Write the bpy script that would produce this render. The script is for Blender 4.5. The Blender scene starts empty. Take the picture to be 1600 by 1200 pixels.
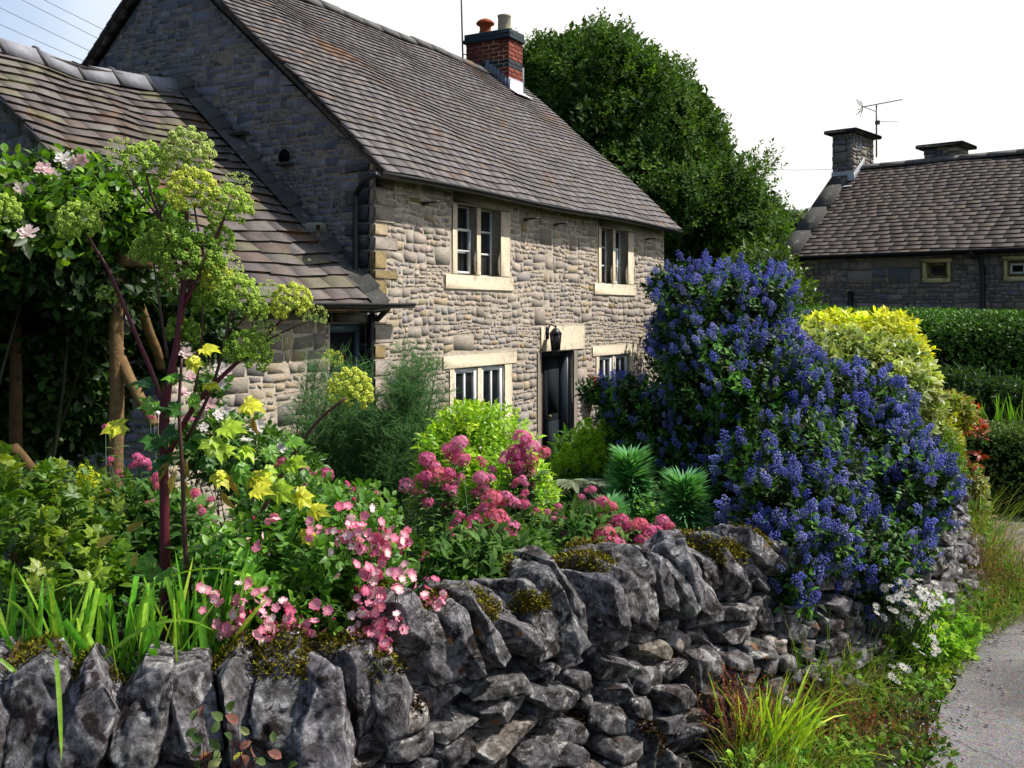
import bpy, math, random
import numpy as np
from mathutils import Vector, noise

F = 1555.0            # focal length in pixels of the 1600 px wide photograph
CAMZ = 1.6
scene = bpy.context.scene
C = scene.collection
random.seed(7)

def P(x, y, Y):
    """a point seen at photo pixel x,y and standing Y metres ahead of the camera"""
    return np.array([(x - 800) / F * Y, Y, (485 - y) / F * Y + CAMZ])

def srgb(h):
    h = h.lstrip('#')
    v = [int(h[i:i + 2], 16) / 255 for i in (0, 2, 4)]
    return np.array([x / 12.92 if x <= .04045 else ((x + .055) / 1.055) ** 2.4 for x in v])

# ------------------------------------------------------------------ objects
def tag(o, label=None, cat=None, group=None, kind=None):
    if label: o['label'] = label
    if cat: o['category'] = cat
    if group: o['group'] = group
    if kind: o['kind'] = kind
    return o

def empty(name, loc, label, cat, rz=0, group=None):
    o = bpy.data.objects.new(name, None)
    C.objects.link(o)
    o.location = tuple(float(v) for v in loc)
    o.rotation_euler = (0, 0, rz)
    o.empty_display_size = .1
    return tag(o, label, cat, group)

def dupe(src, parent, loc=None, rot=None, scale=None, name=None):
    o = src.copy()
    C.objects.link(o)
    o.parent = parent
    if loc is not None: o.location = tuple(float(v) for v in loc)
    if rot is not None: o.rotation_euler = tuple(float(v) for v in rot)
    if scale is not None: o.scale = (scale,) * 3 if np.isscalar(scale) else tuple(scale)
    return o

class G:
    """collects geometry with a colour per vertex and links it as ONE mesh object"""
    def __init__(s):
        s.V, s.L, s.S, s.C, s.n = [], [], [], [], 0
    def add(s, V, L, S, col):
        V = np.asarray(V, float).reshape(-1, 3)
        col = np.asarray(col, float)
        if col.ndim == 1: col = np.tile(col[:3], (len(V), 1))
        s.V.append(V); s.L.append(np.asarray(L, np.int64) + s.n)
        s.S.append(np.asarray(S, np.int64)); s.C.append(col); s.n += len(V)
    def faces(s, V, faces, col):
        s.add(V, [i for f in faces for i in f], [len(f) for f in faces], col)
    def mesh(s, name, mat, smooth=False):
        me = bpy.data.meshes.new(name)
        V = np.concatenate(s.V); L = np.concatenate(s.L); S = np.concatenate(s.S); Cc = np.concatenate(s.C)
        me.vertices.add(len(V)); me.vertices.foreach_set('co', V.astype(np.float32).ravel())
        me.loops.add(len(L)); me.loops.foreach_set('vertex_index', L.astype(np.int32))
        me.polygons.add(len(S))
        st = np.concatenate([[0], np.cumsum(S)[:-1]])
        me.polygons.foreach_set('loop_start', st.astype(np.int32))
        if smooth: me.polygons.foreach_set('use_smooth', np.ones(len(S), bool))
        me.update(calc_edges=True)
        a = me.color_attributes.new('Col', 'FLOAT_COLOR', 'POINT')
        a.data.foreach_set('color', np.concatenate([Cc, np.ones((len(Cc), 1))], 1).astype(np.float32).ravel())
        me.materials.append(mat)
        return me
    def build(s, name, mat, parent=None, smooth=False, loc=None):
        if not s.V: return None
        o = bpy.data.objects.new(name, s.mesh(name, mat, smooth))
        C.objects.link(o)
        if parent: o.parent = parent
        if loc is not None: o.location = tuple(float(v) for v in loc)
        return o

def world_child(g, name, mat, root, smooth=False):
    """geometry given in world coordinates, parented to an unrotated root"""
    off = np.array(root.location)
    g.V = [v - off for v in g.V]
    return g.build(name, mat, root, smooth)

BOXF = [(0, 3, 2, 1), (4, 5, 6, 7), (0, 1, 5, 4), (1, 2, 6, 5), (2, 3, 7, 6), (3, 0, 4, 7)]
def box(g, a, b, col, jit=0):
    x0, y0, z0 = a; x1, y1, z1 = b
    V = np.array([(x0, y0, z0), (x1, y0, z0), (x1, y1, z0), (x0, y1, z0), (x0, y0, z1), (x1, y0, z1), (x1, y1, z1), (x0, y1, z1)], float)
    if jit: V += np.random.default_rng(int(abs(x0 * 977 + z0 * 131 + y1 * 37) * 100) % 99991).uniform(-jit, jit, V.shape)
    g.faces(V, BOXF, col)

def bevbox(g, a, b, col, r=.008):
    """a box with chamfered edges"""
    a = np.array(a, float); b = np.array(b, float); V = []; 
    c = (a + b) / 2; h = (b - a) / 2
    idx = {}
    for sx in (-1, 1):
        for sy in (-1, 1):
            for sz in (-1, 1):
                s_ = np.array((sx, sy, sz))
                for ax in range(3):
                    p = c + s_ * (h - r); p[ax] = c[ax] + s_[ax] * h[ax]
                    idx[(sx, sy, sz, ax)] = len(V); V.append(p)
    fs = []
    for ax in range(3):
        o1, o2 = [(1, 2), (2, 0), (0, 1)][ax]
        for sg in (-1, 1):
            q = []
            for (u, w) in ((-1, -1), (1, -1), (1, 1), (-1, 1)):
                k = [0, 0, 0]; k[ax] = sg; k[o1] = u; k[o2] = w
                q.append(idx[(k[0], k[1], k[2], ax)])
            fs.append(q if sg > 0 else q[::-1])
    for ax in range(3):
        o1, o2 = [(1, 2), (2, 0), (0, 1)][ax]
        for u in (-1, 1):
            for w in (-1, 1):
                k1 = [0, 0, 0]; k1[o1] = u; k1[o2] = w
                k0 = k1[:]; k0[ax] = -1; k1[ax] = 1
                fs.append([idx[(*k0, o1)], idx[(*k1, o1)], idx[(*k1, o2)], idx[(*k0, o2)]])
    for sx in (-1, 1):
        for sy in (-1, 1):
            for sz in (-1, 1):
                fs.append([idx[(sx, sy, sz, 0)], idx[(sx, sy, sz, 1)], idx[(sx, sy, sz, 2)]])
    g.faces(V, fs, col)

def nrm(v):
    v = np.asarray(v, float)
    return v / (np.linalg.norm(v, axis=-1, keepdims=True) + 1e-9)

def spline(pts, n=6):
    pts = np.asarray(pts, float)
    if len(pts) < 3: return pts
    Q = np.vstack([2 * pts[0] - pts[1], pts, 2 * pts[-1] - pts[-2]])
    out = []
    for i in range(1, len(Q) - 2):
        for k in range(n):
            t = k / n
            a, b, c_, d = Q[i - 1], Q[i], Q[i + 1], Q[i + 2]
            out.append(.5 * ((2 * b) + (-a + c_) * t + (2 * a - 5 * b + 4 * c_ - d) * t * t + (-a + 3 * b - 3 * c_ + d) * t ** 3))
    out.append(pts[-1])
    return np.array(out)

def tube(g, pts, radii, col, sides=8, smooth=True, sub=5):
    pts = np.asarray(pts, float)
    radii = np.full(len(pts), radii, float) if np.isscalar(radii) else np.asarray(radii, float)
    if smooth and len(pts) > 2:
        n0 = len(pts); pts = spline(pts, sub)
        radii = np.interp(np.linspace(0, n0 - 1, len(pts)), np.arange(n0), radii)
    T = nrm(np.gradient(pts, axis=0))
    ref = np.array([0.31, .22, .92]) if abs(T[0][2]) < .9 else np.array([1., .1, 0])
    V = []
    A = nrm(np.cross(T[0], ref))
    ang = np.linspace(0, 2 * np.pi, sides, endpoint=False)
    for p, t, r in zip(pts, T, radii):
        A = nrm(A - t * np.dot(A, t)); B = np.cross(t, A)
        V.append(p + r * (np.cos(ang)[:, None] * A + np.sin(ang)[:, None] * B))
    n = len(pts); V = np.concatenate(V)
    fs = []
    for i in range(n - 1):
        for k in range(sides):
            k2 = (k + 1) % sides
            fs.append((i * sides + k, i * sides + k2, (i + 1) * sides + k2, (i + 1) * sides + k))
    fs.append(tuple(range(sides))[::-1]); fs.append(tuple((n - 1) * sides + k for k in range(sides)))
    g.faces(V, fs, col)

def lathe(g, prof, center, col, sides=20, axis_tilt=None):
    ang = np.linspace(0, 2 * np.pi, sides, endpoint=False)
    V = []
    for r, z in prof:
        for a in ang: V.append((center[0] + r * math.cos(a), center[1] + r * math.sin(a), center[2] + z))
    fs = []
    for i in range(len(prof) - 1):
        for k in range(sides):
            k2 = (k + 1) % sides
            fs.append((i * sides + k, i * sides + k2, (i + 1) * sides + k2, (i + 1) * sides + k))
    fs.append(tuple(range(sides))[::-1]); fs.append(tuple((len(prof) - 1) * sides + k for k in range(sides)))
    g.faces(V, fs, col)

# ------------------------------------------------------------------ instancing of leaves and petals inside one mesh
def inst(g, T, pos, ax, up, sc, col):
    TV, TL, TS, TC = T
    pos = np.asarray(pos, float).reshape(-1, 3); m = len(pos)
    if m == 0: return
    X = nrm(np.broadcast_to(ax, (m, 3))); up = np.broadcast_to(up, (m, 3))
    Z = up - (up * X).sum(1, keepdims=True) * X
    bad = np.linalg.norm(Z, axis=1) < 1e-4
    if bad.any(): Z[bad] = np.cross(X[bad], (0.3, .9, .2))
    Z = nrm(Z); Yv = np.cross(Z, X)
    sc = np.asarray(sc, float)
    if sc.ndim == 0: sc = np.full(m, float(sc))
    if sc.ndim == 1: sc = np.repeat(sc[:, None], 3, 1)
    n = len(TV)
    V = pos[:, None, :] + (sc[:, None, 0:1] * TV[None, :, 0:1]) * X[:, None, :] + (sc[:, None, 1:2] * TV[None, :, 1:2]) * Yv[:, None, :] + (sc[:, None, 2:3] * TV[None, :, 2:3]) * Z[:, None, :]
    col = np.asarray(col, float)
    if col.ndim == 1: col = np.tile(col, (m, 1))
    if TC.shape[1] == 1: cc = col[:, None, :] * TC[None, :, :]
    else: cc = col[:, None, :] * TC[None, :, 0:3]
    L = (np.asarray(TL)[None, :] + (np.arange(m) * n)[:, None]).ravel()
    S = np.tile(TS, m)
    g.add(V.reshape(-1, 3), L, S, cc.reshape(-1, 3))

def T_(V, faces, Cc=None):
    V = np.array(V, float)
    if Cc is None: Cc = np.ones((len(V), 1))
    Cc = np.array(Cc, float)
    if Cc.ndim == 1: Cc = Cc[:, None]
    return (V, np.array([i for f in faces for i in f]), np.array([len(f) for f in faces]), Cc)

def leafT(w=.45, curl=.25, fold=.12, prof=(.0, .75, 1., .6, .0), mid=.85):
    n = len(prof); V = []; cc = []
    for i, pw in enumerate(prof):
        x = i / (n - 1); z = -curl * x * x
        if pw == 0: V.append((x, 0, z)); cc.append(1)
        else:
            V += [(x, -w / 2 * pw, z + fold * pw * w), (x, 0, z), (x, w / 2 * pw, z + fold * pw * w)]; cc += [1.05, mid, 1.05]
    fs = [(0, 1, 2), (0, 2, 3)]
    b = 1
    for i in range(1, n - 2):
        fs += [(b, b + 3, b + 4, b + 1), (b + 1, b + 4, b + 5, b + 2)]; b += 3
    e = len(V) - 1
    fs += [(b, e, b + 1), (b + 1, e, b + 2)]
    return T_(V, fs, cc)

def rhombT(w=.5, z=.1):
    return T_([(0, 0, 0), (.45, -w / 2, z), (1, 0, -z), (.45, w / 2, z)], [(0, 1, 2), (0, 2, 3)], [.9, 1, 1.05, 1])

def lobedT(lobes=5, depth=.45, teeth=True):
    """palmate leaf, stalk at the origin, blade along +x"""
    V = [(.22, 0, .02)]; cc = [.8]
    pts = []
    A = np.linspace(-2.3, 2.3, lobes)
    for i, a in enumerate(A):
        ln = 1.0 - .38 * (abs(a) / 2.3)
        if i > 0:
            am = (A[i - 1] + a) / 2
            pts.append((am, .50 + .12 * (1 - abs(am) / 2.3), .05))
        pts.append((a - .3, ln * .66, .03))
        pts.append((a - .17, ln * .82, 0)); pts.append((a - .13, ln * .78, 0)); pts.append((a, ln, -.1)); pts.append((a + .12, ln * .8, 0)); pts.append((a + .17, ln * .84, 0))
        pts.append((a + .3, ln * .66, .03))
    V.append((0, 0, 0)); cc.append(.8)
    for a, r, z in pts:
        V.append((.22 + r * .78 * math.cos(a * .8), r * .78 * math.sin(a * .8), z - .12 * r * r)); cc.append(1.08)
    n = len(pts)
    fs = [(0, 2 + i, 3 + i) for i in range(n - 1)] + [(0, 1, 2), (0, 1 + n, 1)]
    return T_(V, fs, cc)

def octaT(cc=(1, 1, 1, 1, 1.1, .7)):
    return T_([(1, 0, 0), (-1, 0, 0), (0, 1, 0), (0, -1, 0), (0, 0, 1), (0, 0, -1)],
              [(0, 2, 4), (2, 1, 4), (1, 3, 4), (3, 0, 4), (2, 0, 5), (1, 2, 5), (3, 1, 5), (0, 3, 5)], cc)

def floretT(n=5, cup=.25, w=.55, cin=.9, cout=1.0, notch=.12):
    V = [(0, 0, 0)]; cc = [cin]; fs = []
    for k in range(n):
        a = 2 * math.pi * k / n; b = len(V); h = w
        for (da, r, z) in ((-h, .62, cup * .7), (-h * .45, 1.0, cup), (0, 1.0 - notch, cup * .9), (h * .45, 1.0, cup), (h, .62, cup * .7)):
            V.append((r * math.cos(a + da), r * math.sin(a + da), z)); cc.append(cout)
        fs.append((0, b, b + 1, b + 2)); fs.append((0, b + 2, b + 3, b + 4))
    return T_(V, fs, cc)

def asT(g, name=None):
    return (np.concatenate(g.V), np.concatenate(g.L), np.concatenate(g.S), np.concatenate(g.C))

# ------------------------------------------------------------------ foliage helpers
def waves(d, seed, f=3.2):
    r = np.random.default_rng(seed); s = 0
    for k in range(7):
        w = r.normal(size=3) * f * (1 + .35 * k); s = s + np.sin(d @ w + r.uniform(0, 6.28)) / (1 + .35 * k)
    return s / 2.4

def crown(blobs, n, seed, rmin=.8, lump=.16, reject=.72, low=None, f=3.2):
    """points and outward normals over a lumpy volume made of ellipsoids (cx,cy,cz,rx,ry,rz)"""
    r = np.random.default_rng(seed)
    B = np.array([np.concatenate([b[0], b[1]]) for b in blobs])
    area = (B[:, 3] * B[:, 4] + B[:, 4] * B[:, 5] + B[:, 3] * B[:, 5])
    k = r.choice(len(B), int(n * 1.5), p=area / area.sum())
    d = nrm(r.normal(size=(len(k), 3)))
    lum = np.zeros(len(k))
    for i in range(len(B)):
        mk = k == i
        if mk.any(): lum[mk] = waves(d[mk], seed * 31 + i, f)
    rad = (rmin + (1 - rmin) * r.random(len(k)) ** .6) * (1 + lump * lum)
    p = B[k, :3] + d * B[k, 3:] * rad[:, None]
    ok = np.ones(len(k), bool)
    for i in range(len(B)):
        q = np.linalg.norm((p - B[i, :3]) / B[i, 3:], axis=1)
        ok &= ~((q < reject) & (k != i))
    if low is not None: ok &= p[:, 2] > low
    p = p[ok][:n]; nn = nrm(d[ok] / B[k[ok], 3:])[:n]
    return p, nn

def blob(x, y, Y, rx, ry, rd=None):
    s = Y / F
    rx_, ry_ = rx * s, ry * s
    return (P(x, y, Y), np.array([rx_, rd if rd else (rx_ + ry_) / 2, ry_]))

def vary(col, m, seed, amt=.25, alt=None, altp=.3):
    r = np.random.default_rng(seed)
    col = np.asarray(col, float)
    out = np.tile(col, (m, 1))
    if alt is not None:
        t = (r.random(m) < altp)[:, None] * r.uniform(.4, 1, (m, 1))
        out = out * (1 - t) + np.asarray(alt) * t
    out *= 1 + r.uniform(-amt, amt, (m, 1))
    out *= 1 + r.uniform(-amt * .3, amt * .3, (m, 3))
    return np.clip(out, 0.002, 1)

def shoots(g, T, tips, nn, m, L, size, col, seed, up=.5, rnd=.4, open_=1.0, amt=.25, alt=None, altp=.3, szv=.3, droop=0.):
    """m leaves spiralling up a short shoot at every tip"""
    r = np.random.default_rng(seed)
    k = len(tips)
    D = nrm(nn * .7 + np.array([0, 0, up]) + r.normal(size=(k, 3)) * rnd)
    A = nrm(np.cross(D, r.normal(size=(k, 3)))); B = np.cross(D, A)
    cl = vary(col, k, seed + 1, amt * .8, alt, altp)
    if k: cl = cl * (1 + .3 * waves(tips * 1.0, seed + 7, 3.5))[:, None].clip(.45, 1.6)
    for j in range(m):
        t = j / max(1, m - 1)
        ph = j * 2.4 + r.uniform(0, 6.28, k) * (1 if j == 0 else .15)
        radial = np.cos(ph)[:, None] * A + np.sin(ph)[:, None] * B
        ax = nrm(D * (.25 + .6 * t) + radial * open_ * (1.05 - .5 * t) + r.normal(size=(k, 3)) * .15 + np.array([0, 0, -droop]))
        pos = tips + D * (L * (t - .5))[..., None] if not np.isscalar(L) else tips + D * (L * (t - .5))
        inst(g, T, pos, ax, D + np.array([0, 0, .3]) + r.normal(size=(k, 3)) * .2, size * (1 + r.uniform(-szv, szv, k)), cl * (1 + r.uniform(-.12, .12, (k, 1))))

def blades(g, base, ax, L, w, droop, col, seed, seg=7, tipw=.0, cut=False, vfold=.25, tip_col=None):
    """strap leaves: base (m,3), start direction (m,3)"""
    r = np.random.default_rng(seed)
    m = len(base); ax = nrm(ax); L = np.broadcast_to(L, (m,)); w = np.broadcast_to(w, (m,)); droop = np.broadcast_to(droop, (m,))
    side = nrm(np.cross(ax, np.array([0, 0, 1.])) + r.normal(size=(m, 3)) * .35)
    p = np.array(base, float); d = ax.copy(); V = []; cc = []
    col = np.asarray(col, float)
    if col.ndim == 1: col = np.tile(col, (m, 1))
    for i in range(seg + 1):
        t = i / seg
        ww = w * (1 if cut else (1 - t ** 2.5) ** .8 * (.8 + .5 * t)) * .5 + (w * .02)
        sd = nrm(side - (side * d).sum(1, keepdims=True) * d); up = np.cross(sd, d)
        V.append(p - sd * ww[:, None] + up * (ww * vfold)[:, None]); V.append(p.copy()); V.append(p + sd * ww[:, None] + up * (ww * vfold)[:, None])
        k = .65 + .4 * t
        c1 = col * k
        if tip_col is not None and t > .8: c1 = c1 * .4 + np.asarray(tip_col) * .6
        cc += [c1, c1 * 1.15, c1 * .9]
        p = p + d * (L / seg)[:, None]
        d = nrm(d + np.array([0, 0, -1.]) * (droop * (.3 + t) / seg * 2)[:, None])
    V = np.stack(V, 1); cc = np.stack(cc, 1)
    n = 3 * (seg + 1); fs = []
    for i in range(seg):
        b = 3 * i; fs += [(b, b + 1, b + 4, b + 3), (b + 1, b + 2, b + 5, b + 4)]
    fl = np.array([i for f in fs for i in f])
    g.add(V.reshape(-1, 3), (fl[None] + (np.arange(m) * n)[:, None]).ravel(), np.full(m * len(fs), 4), cc.reshape(-1, 3))

def sticks(g, a, b, r0, col, sides=3, bow=0, seed=0):
    """thin stalks from a to b, vectorised"""
    a = np.asarray(a, float).reshape(-1, 3); b = np.asarray(b, float).reshape(-1, 3); m = len(a)
    rr = np.random.default_rng(seed)
    mid = (a + b) / 2 + rr.normal(size=(m, 3)) * bow * np.linalg.norm(b - a, axis=1, keepdims=True)
    T = nrm(b - a); A = nrm(np.cross(T, np.array([.3, .5, .1]))); B = np.cross(T, A)
    V = []; r0 = np.broadcast_to(r0, (m,))[:, None]
    for p, q in ((a, 1), (mid, .85), (b, .6)):
        for k in range(sides):
            th = 2 * np.pi * k / sides; V.append(p + r0 * q * (math.cos(th) * A + math.sin(th) * B))
    V = np.stack(V, 1); fs = []
    for i in range(2):
        for k in range(sides):
            k2 = (k + 1) % sides; fs.append((i * sides + k, i * sides + k2, (i + 1) * sides + k2, (i + 1) * sides + k))
    fl = np.array([i for f in fs for i in f]); n = 3 * sides
    col = np.asarray(col, float)
    cc = np.tile(col, (m * n, 1)) if col.ndim == 1 else np.repeat(col, n, 0)
    g.add(V.reshape(-1, 3), (fl[None] + (np.arange(m) * n)[:, None]).ravel(), np.full(m * len(fs), 4), cc)

# ------------------------------------------------------------------ materials
def newmat(name):
    m = bpy.data.materials.new(name); m.use_nodes = True
    nt = m.node_tree
    for n in list(nt.nodes): nt.nodes.remove(n)
    return m, nt, (lambda t, **k: _n(nt, t, **k))

def _n(nt, t, **k):
    n = nt.nodes.new(t)
    for a, b in k.items():
        if a.startswith('i_'): 
            key = a[2:]; key = int(key) if key.isdigit() else key.replace('_', ' ')
            n.inputs[key].default_value = b
        else: setattr(n, a, b)
    return n

def ramp(nt, fac, stops):
    r = nt.nodes.new('ShaderNodeValToRGB')
    e = r.color_ramp.elements
    while len(e) > 1: e.remove(e[-1])
    e[0].position = stops[0][0]; e[0].color = (*stops[0][1], 1)
    for p, c_ in stops[1:]:
        k = e.new(p); k.color = (*c_, 1)
    nt.links.new(fac, r.inputs[0])
    return r.outputs[0]

def mixc(nt, a, b, fac, mode='MIX'):
    m = nt.nodes.new('ShaderNodeMix'); m.data_type = 'RGBA'; m.blend_type = mode
    for s, v in ((m.inputs[6], a), (m.inputs[7], b), (m.inputs[0], fac)):
        if hasattr(v, 'is_output'): nt.links.new(v, s)
        elif np.isscalar(v): s.default_value = v
        else: s.default_value = (*v, 1)
    return m.outputs[2]

def coords(nt, kind='Object'):
    return nt.nodes.new('ShaderNodeTexCoord').outputs[kind]

def ntex(nt, vec, scale, detail=6, rough=.6, dist=0, out='Fac'):
    n = nt.nodes.new('ShaderNodeTexNoise'); n.inputs['Scale'].default_value = scale; n.inputs['Detail'].default_value = detail
    n.inputs['Roughness'].default_value = rough; n.inputs['Distortion'].default_value = dist
    nt.links.new(vec, n.inputs['Vector'])
    return n.outputs[out]

def g3(v): return (v, v, v)

def leafmat(name, trans=.35, rough=.45, spec=.4, nscale=60, namt=.3, tint=(1.25, 1.35, .55), warm=(1.38, 1.2, .8)):
    m, nt, N = newmat(name)
    a = N('ShaderNodeAttribute', attribute_name='Col').outputs['Color']
    nz = ntex(nt, coords(nt), nscale, 3)
    v = ramp(nt, nz, [(.3, g3(1 - namt)), (.7, g3(1 + namt))])
    col = mixc(nt, a, v, 1., 'MULTIPLY')
    if warm: col = mixc(nt, col, warm, 1., 'MULTIPLY')
    p = N('ShaderNodeBsdfPrincipled', i_Roughness=rough)
    p.inputs['Specular IOR Level'].default_value = spec
    nt.links.new(col, p.inputs['Base Color'])
    o = N('ShaderNodeOutputMaterial')
    if trans > 0:
        t = N('ShaderNodeBsdfTranslucent')
        nt.links.new(mixc(nt, col, tint, 1., 'MULTIPLY'), t.inputs['Color'])
        mx = N('ShaderNodeMixShader', i_0=trans)
        nt.links.new(p.outputs[0], mx.inputs[1]); nt.links.new(t.outputs[0], mx.inputs[2])
        nt.links.new(mx.outputs[0], o.inputs[0])
    else: nt.links.new(p.outputs[0], o.inputs[0])
    return m

def attrmat(name, rough=.7, spec=.3, nscale=20, namt=.25, bump=.0, bscale=40, metallic=0, patch=None, patch2=None):
    """vertex colour x noise, optional patches (colour, scale, threshold)"""
    m, nt, N = newmat(name)
    co = coords(nt)
    a = N('ShaderNodeAttribute', attribute_name='Col').outputs['Color']
    nz = ntex(nt, co, nscale, 6, .65)
    col = mixc(nt, a, ramp(nt, nz, [(.25, g3(1 - namt)), (.75, g3(1 + namt))]), 1., 'MULTIPLY')
    for pt in (patch, patch2):
        if pt:
            c_, sc, th, amt = pt
            pn = ntex(nt, co, sc, 8, .7, .3)
            f = ramp(nt, pn, [(th, g3(0)), (min(1, th + .09), g3(amt))])
            col = mixc(nt, col, c_, f)
    p = N('ShaderNodeBsdfPrincipled', i_Roughness=rough, i_Metallic=metallic)
    p.inputs['Specular IOR Level'].default_value = spec
    nt.links.new(col, p.inputs['Base Color'])
    if bump:
        b = N('ShaderNodeBump', i_Strength=bump, i_Distance=.02)
        nt.links.new(ntex(nt, co, bscale, 8, .7), b.inputs['Height'])
        nt.links.new(b.outputs[0], p.inputs['Normal'])
    nt.links.new(p.outputs[0], N('ShaderNodeOutputMaterial').inputs[0])
    return m

M = {}
M['leaf'] = leafmat('leaf green', .32, .42, .45)
M['leaf_dark'] = leafmat('leaf dark glossy', .2, .5, .3)
M['leaf_matt'] = leafmat('leaf matt', .3, .7, .2)
M['petal'] = leafmat('petal', .35, .6, .2, 150, .12, (1.1, .95, 1.0), None)
M['stem'] = attrmat('stem', .5, .4, 60, .3)
M['wood'] = attrmat('rustic wood', .8, .2, 25, .45, .5, 60)
M['stonewall'] = attrmat('squared rubble stone', .9, .12, 42, .42, .35, 120, 0, (srgb('#cfc0ac') * .9, 6.5, .58, .5), (srgb('#5d554e') * .8, 1.3, .60, .5))
M['mortar'] = attrmat('lime mortar', .95, .1, 9, .35, .6, 60, 0, (srgb('#7e7265'), 1.2, .56, .55))
M['dressed'] = attrmat('dressed sandstone', .85, .2, 22, .2, .3, 110, 0, (srgb('#94815f') * .8, 4., .56, .6), (srgb('#8b8377') * .8, 9., .60, .5))
M['slate'] = attrmat('stone roof tile', .7, .35, 9, .3, .35, 60, 0, (srgb('#a0703a') * .6, 1.1, .58, .6), (srgb('#a8a8a4') * .6, 6., .66, .55))
M['slate_wing'] = attrmat('mossy stone roof tile', .72, .3, 9, .32, .4, 60, 0, (srgb('#a5743a') * .62, 1.3, .55, .6), (srgb('#9a9a6a') * .65, 2.2, .56, .6))
M['slate_far'] = attrmat('far stone roof tile', .75, .3, 5, .2, .1, 60, 0, (srgb('#b7b2b0') * .6, .55, .60, .5), (srgb('#6a5a40') * .5, 1.1, .62, .5))
M['brick'] = attrmat('brick', .85, .2, 30, .3, .5, 90)
M['lead'] = attrmat('lead flashing', .5, .5, 12, .25, .2, 30)
M['iron'] = attrmat('black painted iron', .4, .5, 20, .15)
M['paint'] = attrmat('white gloss paint', .35, .5, 15, .06)
M['clay'] = attrmat('fired clay', .75, .3, 25, .2, .2, 60)
M['dark'] = attrmat('dark void', .95, .0, 5, .1)
def glassmat():
    m, nt, N = newmat('window glass')
    p = N('ShaderNodeBsdfPrincipled', i_Roughness=.04)
    co = coords(nt)
    col = ramp(nt, ntex(nt, co, 2.2, 3), [(.35, (.008, .01, .011)), (.7, (.035, .038, .04))])
    nt.links.new(col, p.inputs['Base Color']); p.inputs['Specular IOR Level'].default_value = .55
    b = N('ShaderNodeBump', i_Strength=.06, i_Distance=.02); nt.links.new(ntex(nt, co, 5, 2), b.inputs['Height']); nt.links.new(b.outputs[0], p.inputs['Normal'])
    nt.links.new(p.outputs[0], N('ShaderNodeOutputMaterial').inputs[0])
    return m
M['glass'] = glassmat()

def limestonemat():
    """weathered limestone: grey, white crusts, orange lichen discs, dark algae, moss stains"""
    m, nt, N = newmat('weathered limestone')
    tc = N('ShaderNodeTexCoord'); oi = N('ShaderNodeObjectInfo')
    ad = N('ShaderNodeVectorMath', operation='MULTIPLY_ADD'); 
    cmb = N('ShaderNodeCombineXYZ')
    for i in range(3): nt.links.new(oi.outputs['Random'], cmb.inputs[i])
    nt.links.new(cmb.outputs[0], ad.inputs[0]); ad.inputs[1].default_value = (37, 53, 71); nt.links.new(tc.outputs['Object'], ad.inputs[2])
    co = ad.outputs[0]
    a = N('ShaderNodeAttribute', attribute_name='Col').outputs['Color']
    n1 = ntex(nt, co, 17, 10, .75, .5)
    col = ramp(nt, n1, [(.3, srgb('#26231f')), (.43, srgb('#5e5a58')), (.55, srgb('#8e8b8b')), (.68, srgb('#cecac4'))])
    col = mixc(nt, col, a, 1., 'MULTIPLY')
    # speckle
    n5 = ntex(nt, co, 110, 4, .7)
    col = mixc(nt, col, ramp(nt, n5, [(.35, g3(.55)), (.6, g3(1.25))]), .75, 'MULTIPLY')
    # white crust
    f = ramp(nt, ntex(nt, co, 11, 12, .78, .8), [(.555, g3(0)), (.585, g3(.95))])
    col = mixc(nt, col, srgb('#e8e4de'), f)
    # black-brown algae in the hollows
    f = ramp(nt, ntex(nt, co, 10.5, 10, .75, 1.), [(.53, g3(0)), (.58, g3(.92))])
    col = mixc(nt, col, srgb('#2e1e16'), f)
    # orange lichen spots
    v = N('ShaderNodeTexVoronoi', feature='F1', i_Scale=13.); v.inputs['Randomness'].default_value = 1.
    dv = N('ShaderNodeVectorMath', operation='ADD'); nn = ntex(nt, co, 30, 3, out='Color')
    sc_ = N('ShaderNodeVectorMath', operation='SCALE', i_Scale=.05); nt.links.new(nn, sc_.inputs[0]); nt.links.new(co, dv.inputs[0]); nt.links.new(sc_.outputs[0], dv.inputs[1])
    nt.links.new(dv.outputs[0], v.inputs['Vector'])
    spot = ramp(nt, v.outputs['Distance'], [(.16, g3(1)), (.24, g3(0))])
    gate = ramp(nt, ntex(nt, co, 5, 2), [(.56, g3(0)), (.6, g3(1))])
    col = mixc(nt, col, srgb('#ad7748'), mixc(nt, spot, gate, 1., 'MULTIPLY'))
    geo = N('ShaderNodeNewGeometry')
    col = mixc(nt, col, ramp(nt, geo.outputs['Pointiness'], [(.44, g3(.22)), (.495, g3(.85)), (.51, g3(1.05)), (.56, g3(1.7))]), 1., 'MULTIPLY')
    p = N('ShaderNodeBsdfPrincipled', i_Roughness=.85); p.inputs['Specular IOR Level'].default_value = .25
    nt.links.new(col, p.inputs['Base Color'])
    b1 = N('ShaderNodeBump', i_Strength=1., i_Distance=.05); nt.links.new(ntex(nt, co, 22, 12, .8, .6), b1.inputs['Height'])
    b2 = N('ShaderNodeBump', i_Strength=.6, i_Distance=.008); nt.links.new(ntex(nt, co, 90, 6, .7), b2.inputs['Height']); nt.links.new(b1.outputs[0], b2.inputs['Normal'])
    nt.links.new(b2.outputs[0], p.inputs['Normal'])
    nt.links.new(p.outputs[0], N('ShaderNodeOutputMaterial').inputs[0])
    return m
M['limestone'] = limestonemat()

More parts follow.
